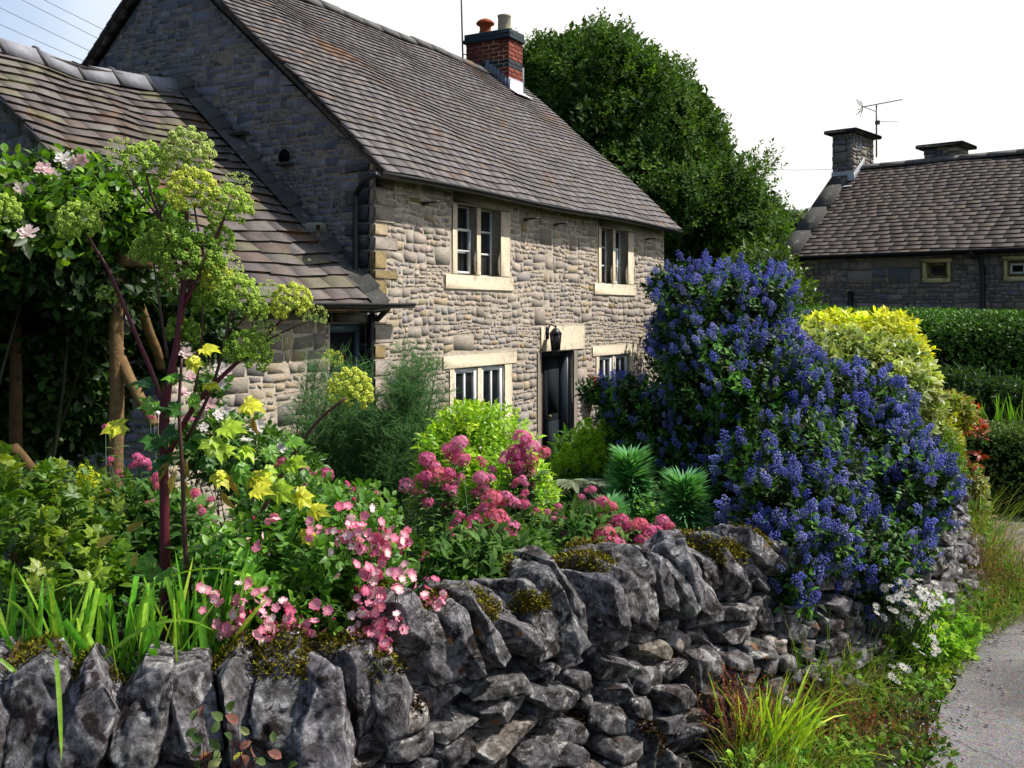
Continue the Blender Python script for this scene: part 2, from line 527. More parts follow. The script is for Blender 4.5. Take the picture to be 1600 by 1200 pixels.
def soilmat(name, stops, sc1, sc2, bump, bs):
    m, nt, N = newmat(name); co = coords(nt)
    col = ramp(nt, ntex(nt, co, sc1, 8, .7, .3), stops)
    v = N('ShaderNodeTexVoronoi', i_Scale=sc2); nt.links.new(co, v.inputs['Vector'])
    col = mixc(nt, col, mixc(nt, v.outputs['Color'], g3(1), .55), .7, 'MULTIPLY')
    p = N('ShaderNodeBsdfPrincipled', i_Roughness=.92); p.inputs['Specular IOR Level'].default_value = .2
    nt.links.new(col, p.inputs['Base Color'])
    b = N('ShaderNodeBump', i_Strength=bump, i_Distance=.02); nt.links.new(v.outputs['Distance'], b.inputs['Height'])
    b2 = N('ShaderNodeBump', i_Strength=bump, i_Distance=.02); nt.links.new(ntex(nt, co, bs, 8, .7), b2.inputs['Height']); nt.links.new(b.outputs[0], b2.inputs['Normal'])
    nt.links.new(b2.outputs[0], p.inputs['Normal'])
    nt.links.new(p.outputs[0], N('ShaderNodeOutputMaterial').inputs[0])
    return m
def roadmat(name, stops, sc1, sc2, bump, bs):
    m = soilmat(name, stops, sc1, sc2, bump, bs); nt = m.node_tree
    p = [n for n in nt.nodes if n.type == 'BSDF_PRINCIPLED'][0]; src = p.inputs['Base Color'].links[0].from_socket
    co = coords(nt)
    v = nt.nodes.new('ShaderNodeTexVoronoi'); v.feature = 'DISTANCE_TO_EDGE'; v.inputs['Scale'].default_value = 1.1
    ad = nt.nodes.new('ShaderNodeVectorMath'); ad.operation = 'ADD'; s_ = nt.nodes.new('ShaderNodeVectorMath'); s_.operation = 'SCALE'; s_.inputs['Scale'].default_value = .35
    nt.links.new(ntex(nt, co, 2.5, 6, .7, out='Color'), s_.inputs[0]); nt.links.new(co, ad.inputs[0]); nt.links.new(s_.outputs[0], ad.inputs[1]); nt.links.new(ad.outputs[0], v.inputs['Vector'])
    crack = ramp(nt, v.outputs['Distance'], [(.0, g3(.35)), (.012, g3(1))])
    col = mixc(nt, src, crack, .8, 'MULTIPLY')
    col = mixc(nt, col, ramp(nt, ntex(nt, co, .9, 5, .6, .5), [(.38, g3(.72)), (.5, g3(1.)), (.62, g3(1.18))]), 1., 'MULTIPLY')
    col = mixc(nt, col, srgb('#8a8271') * .8, ramp(nt, ntex(nt, co, 3.2, 9, .75, .4), [(.58, g3(0)), (.66, g3(.6))]))
    nt.links.new(col, p.inputs['Base Color'])
    return m
M['ground'] = soilmat('garden earth', [(.3, (.02, .016, .01)), (.5, (.035, .04, .015)), (.7, (.06, .055, .03))], 3, 60, .6, 30)
M['road'] = roadmat('coarse chipped asphalt', [(.3, (.34, .31, .305)), (.5, (.45, .415, .405)), (.7, (.55, .51, .495))], 1.6, 95, .9, 160)
M['path'] = soilmat('stony path', [(.3, (.12, .09, .07)), (.5, (.24, .19, .15)), (.7, (.34, .29, .25))], 5, 25, .6, 50)
SUN_E, SKY_S, SKY_DUST = 5.0, .10, 2.0
# ------------------------------------------------------------------ camera, light, sky
cam = bpy.data.cameras.new('camera'); co_ = bpy.data.objects.new('camera', cam); C.objects.link(co_)
co_.location = (0, 0, CAMZ); co_.rotation_euler = (math.pi / 2, 0, 0)
cam.sensor_width = 36; cam.lens = 36 * F / 1600; cam.shift_y = -(600 - 485) / 1600; cam.clip_start = .05; cam.clip_end = 2000
scene.camera = co_

SUN = nrm(np.array([.610, .030, .79]))
sd = bpy.data.lights.new('sun', 'SUN'); sd.energy = SUN_E; sd.angle = math.radians(.53); sd.color = (1, .96, .90)
so = bpy.data.objects.new('sun', sd); C.objects.link(so)
so.rotation_euler = Vector(SUN).to_track_quat('Z', 'Y').to_euler()
so.location = (0, 0, 30)
w = bpy.data.worlds.new('World'); scene.world = w; w.use_nodes = True
nt = w.node_tree
for n in list(nt.nodes): nt.nodes.remove(n)
sky = nt.nodes.new('ShaderNodeTexSky'); sky.sky_type = 'NISHITA'; sky.sun_disc = False
sky.sun_elevation = math.asin(SUN[2]); sky.sun_rotation = math.atan2(SUN[0], SUN[1])
sky.air_density = 1.0; sky.dust_density = SKY_DUST; sky.ozone_density = 1.2; sky.altitude = 200
bg = nt.nodes.new('ShaderNodeBackground'); bg.inputs[1].default_value = SKY_S
# thin bright haze: mostly to the right, thinning to blue on the far left
tcw = nt.nodes.new('ShaderNodeTexCoord')
nz = ntex(nt, tcw.outputs['Generated'], 2.6, 5, .6, .3)
dotn = nt.nodes.new('ShaderNodeVectorMath'); dotn.operation = 'DOT_PRODUCT'; nt.links.new(tcw.outputs['Generated'], dotn.inputs[0]); dotn.inputs[1].default_value = tuple(nrm((.75, .62, .1)))
ad = nt.nodes.new('ShaderNodeMath'); ad.operation = 'MULTIPLY_ADD'; nt.links.new(nz, ad.inputs[0]); ad.inputs[1].default_value = .4; nt.links.new(dotn.outputs['Value'], ad.inputs[2])
cl = ramp(nt, ad.outputs[0], [(.02, g3(.08)), (.34, g3(.8)), (.50, g3(1))])
hcol = ramp(nt, ad.outputs[0], [(.36, (.44, .62, .93)), (.52, (.78, .88, 1.02)), (.68, (1.12, 1.12, 1.07))])
hcol = mixc(nt, hcol, g3(1 / SKY_S), 1., 'MULTIPLY')
hz = mixc(nt, sky.outputs[0], hcol, cl)
nt.links.new(hz, bg.inputs[0])
nt.links.new(bg.outputs[0], nt.nodes.new('ShaderNodeOutputWorld').inputs[0])

scene.view_settings.view_transform = 'Standard'; scene.view_settings.look = 'None'; scene.view_settings.exposure = 0
cy = scene.cycles
cy.use_denoising = True
try: cy.denoiser = 'OPENIMAGEDENOISE'
except Exception: pass
cy.max_bounces = 5; cy.diffuse_bounces = 2; cy.glossy_bounces = 2; cy.transmission_bounces = 4; cy.transparent_max_bounces = 4
cy.caustics_reflective = False; cy.caustics_refractive = False
scene.render.use_persistent_data = False

# ------------------------------------------------------------------ terrain
WALL = np.array([(-2.6, 2.12), (-1.75, 2.36), (-1.30, 2.50), (-.75, 2.62), (-.36, 2.78), (.11, 3.20), (.52, 3.56), (1.0, 3.93), (1.6, 4.45), (2.2, 5.1), (2.62, 5.8), (2.95, 6.7)])
WEXT = np.vstack([[(-12, -1.5)], WALL, [(3.3, 8.5), (5.0, 14), (6, 30), (6, 200)]])
def sdist(x, y, line=WEXT):
    """signed distance to the wall line, positive on the garden side"""
    x = np.asarray(x, float); y = np.asarray(y, float)
    best = np.full(x.shape, 1e9); sg = np.ones(x.shape)
    for (ax_, ay), (bx, by) in zip(line[:-1], line[1:]):
        dx, dy = bx - ax_, by - ay; L2 = dx * dx + dy * dy
        t = np.clip(((x - ax_) * dx + (y - ay) * dy) / L2, 0, 1)
        px, py = ax_ + t * dx, ay + t * dy
        d = np.hypot(x - px, y - py); cr = dx * (y - ay) - dy * (x - ax_)
        m = d < best - 1e-9
        best = np.where(m, d, best); sg = np.where(m, np.sign(cr), sg)
    return best * sg
def ss(x): x = np.clip(x, 0, 1); return x * x * (3 - 2 * x)
def gz(x, y):
    d = sdist(x, y)
    garden = .38 - 1.18 * ss((d - .8) / 4.5)
    far = ss((np.asarray(y, float) - 16) / 14)
    garden = garden * (1 - far) + (0.0) * far
    z = garden * ss((d - .12) / .2)
    return z
def gpt(x, y, dz=0): return np.array([x, y, float(gz(x, y)) + dz])

xs = np.unique(np.concatenate([np.linspace(-400, -20, 14), np.linspace(-20, -6, 15), np.arange(-6, 8, .12), np.linspace(8, 24, 17), np.linspace(24, 400, 14)]))
ys = np.unique(np.concatenate([np.linspace(-300, -10, 10), np.linspace(-10, 0, 11), np.arange(0, 12, .12), np.linspace(12, 40, 40), np.linspace(40, 600, 16)]))
XX, YY = np.meshgrid(xs, ys)
ZZ = gz(XX, YY)
near = (np.abs(XX) < 10) & (YY < 14) & (YY > -2)
ZZ = ZZ + near * .012 * np.sin(XX * 7.3 + YY * 3) * np.cos(YY * 6.1 - XX * 2)
g = G(); V = np.stack([XX, YY, ZZ], -1).reshape(-1, 3); ny, nx = XX.shape
i = (np.arange(ny - 1)[:, None] * nx + np.arange(nx - 1)[None]).ravel()
g.add(V, np.stack([i, i + 1, i + nx + 1, i + nx], 1).ravel(), np.full(len(i), 4), (.1, .1, .1))
tag(g.build('ground', M['ground'], smooth=True), kind='structure')

def ribbon(name, L, R, mat, z=.02, sub=8, ragged=0, n=6):
    L = spline(L, sub); R = spline(R, sub); r = np.random.default_rng(3)
    if ragged: 
        L = spline(L, 4); R = spline(R, 4)
        L = L + np.stack([waves(np.c_[L, L[:, :1]] * 2.0, 5, 2.5) * ragged, waves(np.c_[L, L[:, :1]], 6, 3) * ragged], 1)
    g = G(); m = len(L); V = []
    for k in range(n + 1):
        t = k / n; V.append(np.c_[L * (1 - t) + R * t, np.full(m, z)])
    V = np.stack(V, 1).reshape(-1, 3); fs = []
    for a in range(m - 1):
        for k in range(n): fs.append((a * (n + 1) + k, a * (n + 1) + k + 1, (a + 1) * (n + 1) + k + 1, (a + 1) * (n + 1) + k))
    g.faces(V, fs, (.2, .2, .2))
    return tag(g.build(name, mat), kind='structure')
ROADL = np.array([(-3, -6), (-.6, -2), (.55, .6), (1.12, 2.5), (1.46, 3.5), (1.86, 4.2), (2.35, 4.95), (3.1, 5.55), (4.6, 6.2), (8, 7.3), (14, 8.6), (30, 10)])
ROADR = np.array([(2.5, -8), (4.5, -4), (5.2, -1), (5.6, 0.6), (6.0, 1.4), (6.4, 1.9), (7, 2.4), (8, 2.9), (9.5, 3.4), (12, 4), (17, 5), (32, 6)])
ribbon('road', ROADL, ROADR, M['road'], .016, ragged=.03)
ribbon('path', np.array([(2.9, 5.35), (3.1, 6.2), (3.35, 7.2), (3.7, 8.6), (4.3, 10)]), np.array([(5.5, 6.4), (5.2, 6.9), (4.9, 7.4), (5.0, 8.6), (5.2, 10)]), M['path'], .011, ragged=.04)

# ------------------------------------------------------------------ masonry helpers: (a along wall, o outward, z up) -> local
def stones(g, amin, amax, zmin, zmax, holes, xf, seed, top=None, palette=None, gap=.012, depth=(.001, .006), band=(.17, .3), big=1.0, mort=.5):
    r = np.random.default_rng(seed)
    z = zmin; V = []; cc = []; n = 0
    def emit(a0, a1, z0, z1):
        nonlocal n
        rects = [(a0, a1, z0, z1)]
        for (h0, h1, k0, k1) in holes:
            out = []
            for (x0, x1, y0, y1) in rects:
                if x1 <= h0 or x0 >= h1 or y1 <= k0 or y0 >= k1: out.append((x0, x1, y0, y1)); continue
                cand = [(x0, h0, y0, y1), (h1, x1, y0, y1), (x0, x1, y0, k0), (x0, x1, k1, y1)]
                cand = [c_ for c_ in cand if c_[1] - c_[0] > .045 and c_[3] - c_[2] > .035]
                if cand: out.append(max(cand, key=lambda c_: (c_[1] - c_[0]) * (c_[3] - c_[2])))
            rects = out
        for (x0, x1, y0, y1) in rects:
            gp = gap * r.uniform(.5, 1.3) / 2
            q = np.array([(x0 + gp, y0 + gp), (x1 - gp, y0 + gp), (x1 - gp, y1 - gp), (x0 + gp, y1 - gp)])
            j = min(.02, (y1 - y0) * .2)
            q += r.uniform(-j, j, q.shape)
            q[:, 0] = np.clip(q[:, 0], amin, amax)
            if top is not None:
                tops = np.array([top(v) for v in q[:, 0]]) - .01
                if tops[0] < q[0, 1] + .03 and tops[1] < q[1, 1] + .03: continue
                if max(tops[2], tops[3]) < y0 + .04: continue
                q[:, 1] = np.minimum(q[:, 1], tops)
            d = r.uniform(*depth)
            ctr = q.mean(0)
            ins = min(.004, .05 * min(x1 - x0, y1 - y0))
            q2 = q + np.sign(ctr - q) * ins * r.uniform(.5, 1.4, q.shape)
            tilt = r.uniform(-.003, .003, 4)
            wz_ = lambda p: p[1] + .016 * math.sin(1.7 * p[0] + 3 * p[1] + seed) + .010 * math.sin(5.3 * p[0] - 4 * p[1])
            if top is not None: wz_ = lambda p: p[1]
            for p in q: V.append(xf(p[0], -.01, wz_(p)))
            for p, tl in zip(q2, tilt): V.append(xf(p[0], d + tl, wz_(p)))
            c_ = palette[r.choice(len(palette), p=pw)] * r.uniform(.74, 1.18) * r.uniform(.97, 1.03, 3)
            cc.extend([c_ * .9] * 4 + [c_] * 4); n += 1
    pw = np.array([p[1] for p in palette]); pw = pw / pw.sum(); palette = [np.asarray(p[0]) for p in palette]
    while z < zmax:
        hb = r.uniform(*band); z1 = min(zmax, z + hb)
        if zmax - z1 < band[0] * .5: z1 = zmax
        hb = z1 - z; a = amin - r.uniform(0, .2)
        while a < amax:
            wc = r.uniform(.2, .5) * big; a1 = a + wc
            if a1 > amax - .1: a1 = amax
            k = r.choice([1, 2, 3, 4], p=[.12, .40, .36, .12])
            cuts = [0] + sorted(np.clip((np.arange(1, k) / k) + r.uniform(-.1, .1, k - 1), .2, .8)) + [1]
            for c0, c1 in zip(cuts[:-1], cuts[1:]):
                zz0, zz1 = z + c0 * hb, z + c1 * hb
                x = max(a, amin)
                while x < a1 - 1e-6:
                    ws = (zz1 - zz0) * r.uniform(.8, 2.8); x1 = x + ws
                    if a1 - x1 < .07: x1 = a1
                    if x1 - x > .03: emit(x, x1, zz0, zz1)
                    x = x1
            a = a1
        z = z1
    V = np.array(V); b = np.arange(n)[:, None] * 8
    fl = np.array([4, 5, 6, 7, 0, 1, 5, 4, 1, 2, 6, 5, 2, 3, 7, 6, 3, 0, 4, 7])
    g.add(V, (fl[None] + b).ravel(), np.full(n * 5, 4), np.array(cc))

def face_holes(g, amin, amax, zmin, zmax, holes, xf, col):
    A = sorted({amin, amax, *[v for h in holes for v in h[:2] if amin < v < amax]})
    Z = sorted({zmin, zmax, *[v for h in holes for v in h[2:] if zmin < v < zmax]})
    for a0, a1 in zip(A[:-1], A[1:]):
        for z0, z1 in zip(Z[:-1], Z[1:]):
            am, zm = (a0 + a1) / 2, (z0 + z1) / 2
            if any(h[0] < am < h[1] and h[2] < zm < h[3] for h in holes): continue
            g.faces([xf(a0, 0, z0), xf(a1, 0, z0), xf(a1, 0, z1), xf(a0, 0, z1)], [(0, 1, 2, 3)], col)

def roof_tiles(g, t0, t1, slope_len, pf, seed, expo=(.17, .10), tw=(.13, .26), th=.02, pal=None, sag=None, jit=.006, lift=1.0, var=.14):
    """pf(t, b, c) -> local point; b distance up the slope, c height off the plane"""
    r = np.random.default_rng(seed); V = []; cc = []; n = 0; b = -.05; row = 0
    pw = np.array([p[1] for p in pal]); pw = pw / pw.sum(); pal = [np.asarray(p[0]) for p in pal]
    while b < slope_len - .04:
        ex = expo[0] + (expo[1] - expo[0]) * b / slope_len
        ln = min(ex * 1.75, slope_len - b)
        t = t0 - r.uniform(0, tw[0]); rj = r.normal() * .004
        while t < t1:
            w = r.uniform(*tw) * (1.15 - .3 * b / slope_len); ta, tb = max(t, t0 - .03) + .0006, min(t + w, t1 + .03) - .0006
            if tb - ta > .03:
                j = r.normal(0, jit, 2) * .6; s0 = r.uniform(.85, 1.2)
                dz = r.uniform(0, .004)
                lo = th * 1.35 * lift + dz; hi = .002
                def S(tt, bb): return sag(tt, bb) if sag else 0
                for (tt, bb, cz) in ((ta, b + j[0] + rj, lo - th * s0), (tb, b + j[1] + rj, lo - th * s0), (tb, b + ln, hi - .008), (ta, b + ln, hi - .008)):
                    V.append(pf(tt, bb, cz + S(tt, bb)))
                for (tt, bb, cz) in ((ta, b + j[0] + rj, lo), (tb, b + j[1] + rj, lo), (tb, b + ln, hi + .006), (ta, b + ln, hi + .006)):
                    V.append(pf(tt, bb, cz + S(tt, bb)))
                V.extend([V[-8], V[-7], V[-3], V[-4]])
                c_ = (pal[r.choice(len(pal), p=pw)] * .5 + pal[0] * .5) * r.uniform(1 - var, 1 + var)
                cc.extend([c_ * .35] * 4 + [c_] * 4 + [c_ * .13] * 4); n += 1  # dark tail face: weathered slate edge plus painted-in shadow beneath each course
            t += w
        b += ex; row += 1
    V = np.array(V); bb = np.arange(n)[:, None] * 12
    fl = np.array([i for f in BOXF[:2] + BOXF[3:] + [(8, 9, 10, 11)] for i in f])
    g.add(V, (fl[None] + bb).ravel(), np.full(n * 6, 4), np.array(cc))
# ------------------------------------------------------------------ the cottage (local x along the front, y back, z up)
RZ = math.atan2(.864, .503)
HOUSE = (-1.46, 10.57, -.8)
cot = empty('stone_cottage', HOUSE, 'two-storey rubble stone cottage with brown stone tile roof and brick chimney', 'house', RZ)
LEN, DEP, WT, SL = 8.28, 6.30, 3.98, .90           # length, depth, wall top, roof slope
def roofz(s): return 4.05 + SL * min(s, DEP - s)
mortar = srgb('#d6c6b2') * .95
pal_front = [(srgb('#aea194') * 1.0, 4), (srgb('#b8a99a') * 1.0, 3), (srgb('#a2968c') * .98, 3), (srgb('#bda98c') * .9, 1.0), (srgb('#a8a09c') * .92, 2), (srgb('#b0986c') * .8, .2)]
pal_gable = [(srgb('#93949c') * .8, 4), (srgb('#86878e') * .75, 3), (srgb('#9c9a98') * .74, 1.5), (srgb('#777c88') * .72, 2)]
sashes = [(1.53, 2.69, .62, 1.70), (5.57, 6.70, .62, 1.69)]
upper = [(1.59, 2.59, 2.83, 3.68), (5.65, 6.66, 2.82, 3.69)]
door = (3.70, 4.68, 0, 1.82)
xf_f = lambda a, o, z: (a, -o, z)
xf_g = lambda a, o, z: (-o, a, z)
def sur(h, l, r_, u, d): return (h[0] - l, h[1] + r_, h[2] - d, h[3] + u)
H = []
for h in upper: H += [(h[0] - .13, h[1] + .26, h[2] - .02, WT - .1)]; H += [(h[0] - .28, h[1] + .33, h[2] - .18, h[2] - .0)]
for h in sashes: H += [(h[0] - .11, h[1] + .2, h[2], h[3])]; H += [(h[0] - .26, h[1] + .32, h[3], h[3] + .16)]; H += [(h[0] - .2, h[1] + .25, h[2] - .12, h[2])]
H += [(door[0] - .12, door[1] + .14, 0, door[3]), (3.66, 5.04, 1.82, 2.18)]
g = G()
face_holes(g, 0, LEN, -.2, WT, upper + sashes + [door], xf_f, mortar)
# gables, back, and the near corner
def gable_face(x, flip, c_):
    pts = [(x, 0, -.2), (x, 0, WT), (x, DEP / 2, roofz(DEP / 2) - .07), (x, DEP, WT), (x, DEP, -.2)]
    g.faces(pts, [tuple(range(5)) if flip else tuple(range(5))[::-1]], c_)
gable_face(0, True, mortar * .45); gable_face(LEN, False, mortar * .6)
g.faces([(0, DEP, -.2), (LEN, DEP, -.2), (LEN, DEP, WT), (0, DEP, WT)], [(1, 0, 3, 2)], mortar * .6)
g.build('mortar_bed', M['mortar'], cot)
g = G()
stones(g, 0.0, LEN, -.1, WT, H, xf_f, 11, palette=pal_front, band=(.12, .23), gap=.015, big=.9)
stones(g, 0.0, DEP, -.1, 6.9, [(2.92, 3.42, 6.28, 6.62)], xf_g, 12, top=lambda a: roofz(a) - .1, palette=pal_gable, band=(.13, .22), gap=.012, big=1.2)
stones(g, 0, DEP, -.1, 6.9, [], lambda a, o, z: (LEN + o, a, z), 13, top=lambda a: roofz(a) - .1, palette=pal_gable, band=(.15, .26))
# long corner stones, a few of them ochre
r = np.random.default_rng(5); z = -.1; k = 0
ochre = srgb('#a8946a') * .68
while z < WT - .1:
    h = r.uniform(.11, .22); L1 = (.34, .2)[k % 2] * r.uniform(.85, 1.2); L2 = (.22, .4)[k % 2]
    och = (2.5 < z < 2.85) or (1.8 < z < 1.95)
    c_ = ochre * r.uniform(.85, 1.1) if och else (pal_front[k % 4][0] * r.uniform(.75, 1.05))
    bevbox(g, (-.012, -.014, z + .006), (L1, .06, min(z + h, WT) - .006), c_, .012)
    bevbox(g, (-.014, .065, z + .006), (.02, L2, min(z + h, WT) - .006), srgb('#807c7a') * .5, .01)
    z += h; k += 1
g.build('wall', M['stonewall'], cot)
g = G()
z = 6.30; 
rb = np.random.default_rng(2)
for row, (a0, a1) in enumerate([(2.98, 3.28), (2.86, 3.42), (2.80, 3.42), (2.92, 3.46), (3.0, 3.3)]):
    a = a0
    while a < a1:
        bevbox(g, (-.045, a, z), (.0, min(a + .21, a1 + .05), z + .068), (srgb('#54403a') if rb.random() < .75 else srgb('#7c3a30')) * .5, .006); a += .222
    z += .08
g.build('brick_patch', M['brick'], cot)
# hole in the gable, old lead line, projecting stones
g = G(); lathe(g, [(.001, 0), (.07, 0), (.085, .02)], (0, 0, 0), (.008, .008, .009), 14)
o = g.build('vent_hole', M['dark'], cot); o.location = (-.05, 1.22, 4.12); o.rotation_euler = (0, -math.pi / 2, 0)
for (s_, zz, ln, hh) in ((2.0, 4.42, .36, .05), (3.3, 5.22, .2, .06), (1.22, 4.02, .2, .035)):
    g = G(); bevbox(g, (-.11, s_ - ln / 2, zz), (0, s_ + ln / 2, zz + hh), srgb('#77736c') * .5, .012)
    g.build('ledge_stone', M['stonewall'], cot)

# roof
sagr = np.random.default_rng(9)
def sag_main(t, b): return .035 * math.sin(t * .9 + .5) * math.sin(b * .8) + .013 * math.sin(t * 2.3 + b * 1.7) + .006 * math.sin(t * 5.1 - b * 2.9) - .03 * math.sin(math.pi * min(1, max(0, t / 8.4)))
cs = 1 / math.hypot(1, SL); sn = SL * cs
def pf_front(t, b, c_): return (t, -.22 + b * cs - c_ * sn, 4.05 - .22 * SL + b * sn + c_ * cs)
def pf_back(t, b, c_): return (t, DEP + .22 - b * cs + c_ * sn, 4.05 - .22 * SL + b * sn + c_ * cs)
SLN = (DEP / 2 + .22) / cs
pal_roof = [(srgb('#827a79') * .68, 4), (srgb('#776d6c') * .64, 3), (srgb('#8d8687') * .68, 3), (srgb('#857463') * .6, 1.6), (srgb('#6a6265') * .5, 1.5), (srgb('#97714e') * .5, .5)]
g = G()
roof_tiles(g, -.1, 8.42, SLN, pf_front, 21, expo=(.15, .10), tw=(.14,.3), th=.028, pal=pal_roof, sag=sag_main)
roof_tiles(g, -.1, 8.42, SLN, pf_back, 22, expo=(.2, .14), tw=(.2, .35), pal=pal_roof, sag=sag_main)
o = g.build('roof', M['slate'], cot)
g = G()
for pf in (pf_front, pf_back):
    q = [pf(-.06, 0.02, -.06), pf(8.38, 0.02, -.06), pf(8.38, SLN, -.13), pf(-.06, SLN, -.13)]
    g.faces(q, [(0, 1, 2, 3), (3, 2, 1, 0)][:1], (.02, .018, .016))
g.build('roof_lining', M['dark'], cot)
# verge pointing under the near and far edges
for x0, x1 in ((-.085, -.002), (LEN + .01, 8.39)):
    for pf in (pf_front, pf_back):
        g = G()
        for k in range(22):
            b0, b1 = SLN * k / 22, SLN * (k + 1) / 22 - .006
            q = [pf(x0, b0, -.055), pf(x1, b0, -.055), pf(x1, b1, -.055), pf(x0, b1, -.055), pf(x0, b0, -.002), pf(x1, b0, -.002), pf(x1, b1, -.002), pf(x0, b1, -.002)]
            g.faces(q, BOXF, srgb('#6f6a60') * r.uniform(.45, .7))
        g.build('verge_pointing', M['stonewall'], cot)
g = G(); t = -.1; rr = np.random.default_rng(4)
RT = 4.05 + SL * DEP / 2
while t < 8.4:
    t2 = min(t + .46, 8.43); zz = RT + sag_main(t + .2, SLN) + .035
    V = []
    for tt in (t + .004, t2 - .004):
        for (dy, dz) in ((-.17, -.13), (-.1, -.03), (-.03, .015), (.03, .015), (.1, -.03), (.17, -.13), (.12, -.13), (0, -.03), (-.12, -.13)):
            V.append((tt, DEP / 2 + dy, zz + dz))
    fs = [(k, (k + 1) % 9, 9 + (k + 1) % 9, 9 + k) for k in range(9)] + [tuple(range(9))[::-1], tuple(range(9, 18))]
    g.faces(V, fs, srgb('#7d7a78') * rr.uniform(.5, .7)); t = t2
g.build('ridge', M['slate'], cot)

# window and door dressings: children of each window
dress = srgb('#d6c8ae') * .95
def stone_window(h, arched=False, up=.1, mull=.17, jl=.11, jr=.2, lintel=None, sill=None, lab=None):
    a0, a1, z0, z1 = h
    f = empty_part('window', (a0, 0, z0), cot)
    ox, oz = a0, z0
    g = G(); W_ = a1 - a0; Hh = z1 - z0; mid = W_ / 2
    D = .26
    def bb(x0, x1, y0, y1, zz0, zz1, k=1.): bevbox(g, (x0, y0, zz0), (x1, y1, zz1), dress * k, .01)
    lo, hi = (0 if sill is None else 0), Hh
    if lintel: bb(-lintel[0], W_ + lintel[1], -.018, D, Hh, Hh + lintel[2])
    bb(-jl, -.0, -.014, D, 0, Hh, .97); bb(W_, W_ + jr, -.014, D, 0, Hh, 1.03)
    bb(mid - .055, mid + .055, .002, D, 0.003, Hh - .003, 1.)
    if sill: bb(-sill[0], W_ + sill[1], -.024, D, -sill[2], 0, 1.06)
    g.build('frame', M['dressed'], f)
    return f
def empty_part(name, loc, parent):
    o = bpy.data.objects.new(name, None); C.objects.link(o); o.parent = parent; o.location = loc; o.empty_display_size = .05
    return o
white = (.78, .79, .78)
def casement(f, x0, x1, z0, z1, y, cols, rows, fr=.035, bar=.018, mat=None, col=white, top_dark=False, outer=True, rows_z=None):
    g = G(); mat = mat or M['paint']
    if outer:
        box(g, (x0, y, z0), (x0 + fr, y + .04, z1), col); box(g, (x1 - fr, y, z0), (x1, y + .04, z1), col)
        box(g, (x0 + fr, y + .002, z0), (x1 - fr, y + .038, z0 + fr), col); box(g, (x0 + fr, y + .002, z1 - fr), (x1 - fr, y + .038, z1), col)
    for k in range(1, cols):
        xx = x0 + (x1 - x0) * k / cols; box(g, (xx - bar / 2, y + .006, z0 + .01), (xx + bar / 2, y + .034, z1 - .01), col)
    for k in range(1, rows):
        zz = z0 + (z1 - z0) * k / rows; box(g, (x0 + .01, y + .009, zz - bar / 2), (x1 - .01, y + .031, zz + bar / 2), col)
    g.build('sash', mat, f)
    g = G(); g.faces([(x0, y + .022, z0), (x1, y + .022, z0), (x1, y + .022, z1), (x0, y + .022, z1)], [(0, 1, 2, 3)], (.02, .02, .02))
    g.build('pane', M['glass'], f)
for n_, h in enumerate(upper):
    f = stone_window(h, lintel=(.13, .26, WT - .1 - h[3]), sill=(.28, .33, .18), jl=.12, jr=.25)
    W_, Hh = h[1] - h[0], h[3] - h[2]; mid = W_ / 2
    # left light: an opened white casement below, dark above; right light: slim white bars
    for (x0, x1) in ((.0, mid - .045), (mid + .045, W_)):
        casement(f, x0 + .002, x1 - .002, .002, Hh - .002, .12, 1, 3, fr=.014, bar=.026, col=(.8, .8, .78))
    g = G(); 
    if n_ == 0: sx0, sx1 = .015, mid - .06
    else: sx0, sx1 = mid + .05, W_ - .19
    for (p, q) in (((sx0, .08, .02), (sx0 + .03, .118, .57)), ((sx1 - .03, .08, .02), (sx1, .118, .57)), ((sx0 + .03, .082, .02), (sx1 - .03, .116, .05)), ((sx0 + .03, .082, .54), (sx1 - .03, .116, .57)), ((sx0 + .03, .085, .29), (sx1 - .03, .114, .31))):
        box(g, p, q, white)
    g.build('casement', M['paint'], f)
for n_, h in enumerate(sashes):
    f = stone_window(h, lintel=(.26, .32, .16), sill=(.2, .25, .12), jl=.12, jr=.2)
    W_, Hh = h[1] - h[0], h[3] - h[2]; mid = W_ / 2
    for (x0, x1) in ((.0, mid - .045), (mid + .045, W_)):
        casement(f, x0 + .005, x1 - .005, .005, Hh - .01, .018, 2, 2, fr=.055, bar=.026)
# door
d = empty_part('door', (door[0], 0, 0), cot); W_ = door[1] - door[0]
g = G(); bevbox(g, (-.04, -.022, 1.82), (1.34, .3, 2.18), dress * 1.02, .012); bevbox(g, (W_ + .0, -.015, 0), (W_ + .14, .3, 1.82), srgb('#93897c') * .8, .012); bevbox(g, (-.13, -.015, 0), (0, .3, 1.82), srgb('#93897c') * .75, .012)
g.build('lintel', M['dressed'], d)
g = G(); slate_ = srgb('#39424a') * .9
box(g, (.004, .10, 0), (.06, .3, 1.815), slate_); box(g, (W_ - .07, .06, 0), (W_ - .003, .3, 1.815), slate_); box(g, (.06, .1, 1.75), (W_ - .07, .3, 1.816), slate_)
g.build('frame', M['iron'], d)
g = G(); brown = srgb('#3b2a22') * .8
box(g, (.062, .2, .04), (.42, .24, 1.745), brown)
for k in range(4): box(g, (.08 + k * .085, .19, .08), (.155 + k * .085, .2, 1.7), brown * r.uniform(.8, 1.3))
box(g, (.44, .17, .04), (W_ - .075, .235, 1.745), srgb('#20272c') * .8); box(g, (.52, .16, .1), (W_ - .14, .17, .8), srgb('#252d33') * .8); box(g, (.52, .16, .92), (W_ - .14, .17, 1.66), srgb('#252d33') * .8)
dl = g.build('door_leaf', M['wood'], d)
g = G(); lathe(g, [(.01, 0), (.012, .02), (.025, .035), (.022, .055), (.004, .06)], (0, 0, 0), (.25, .18, .06), 12)
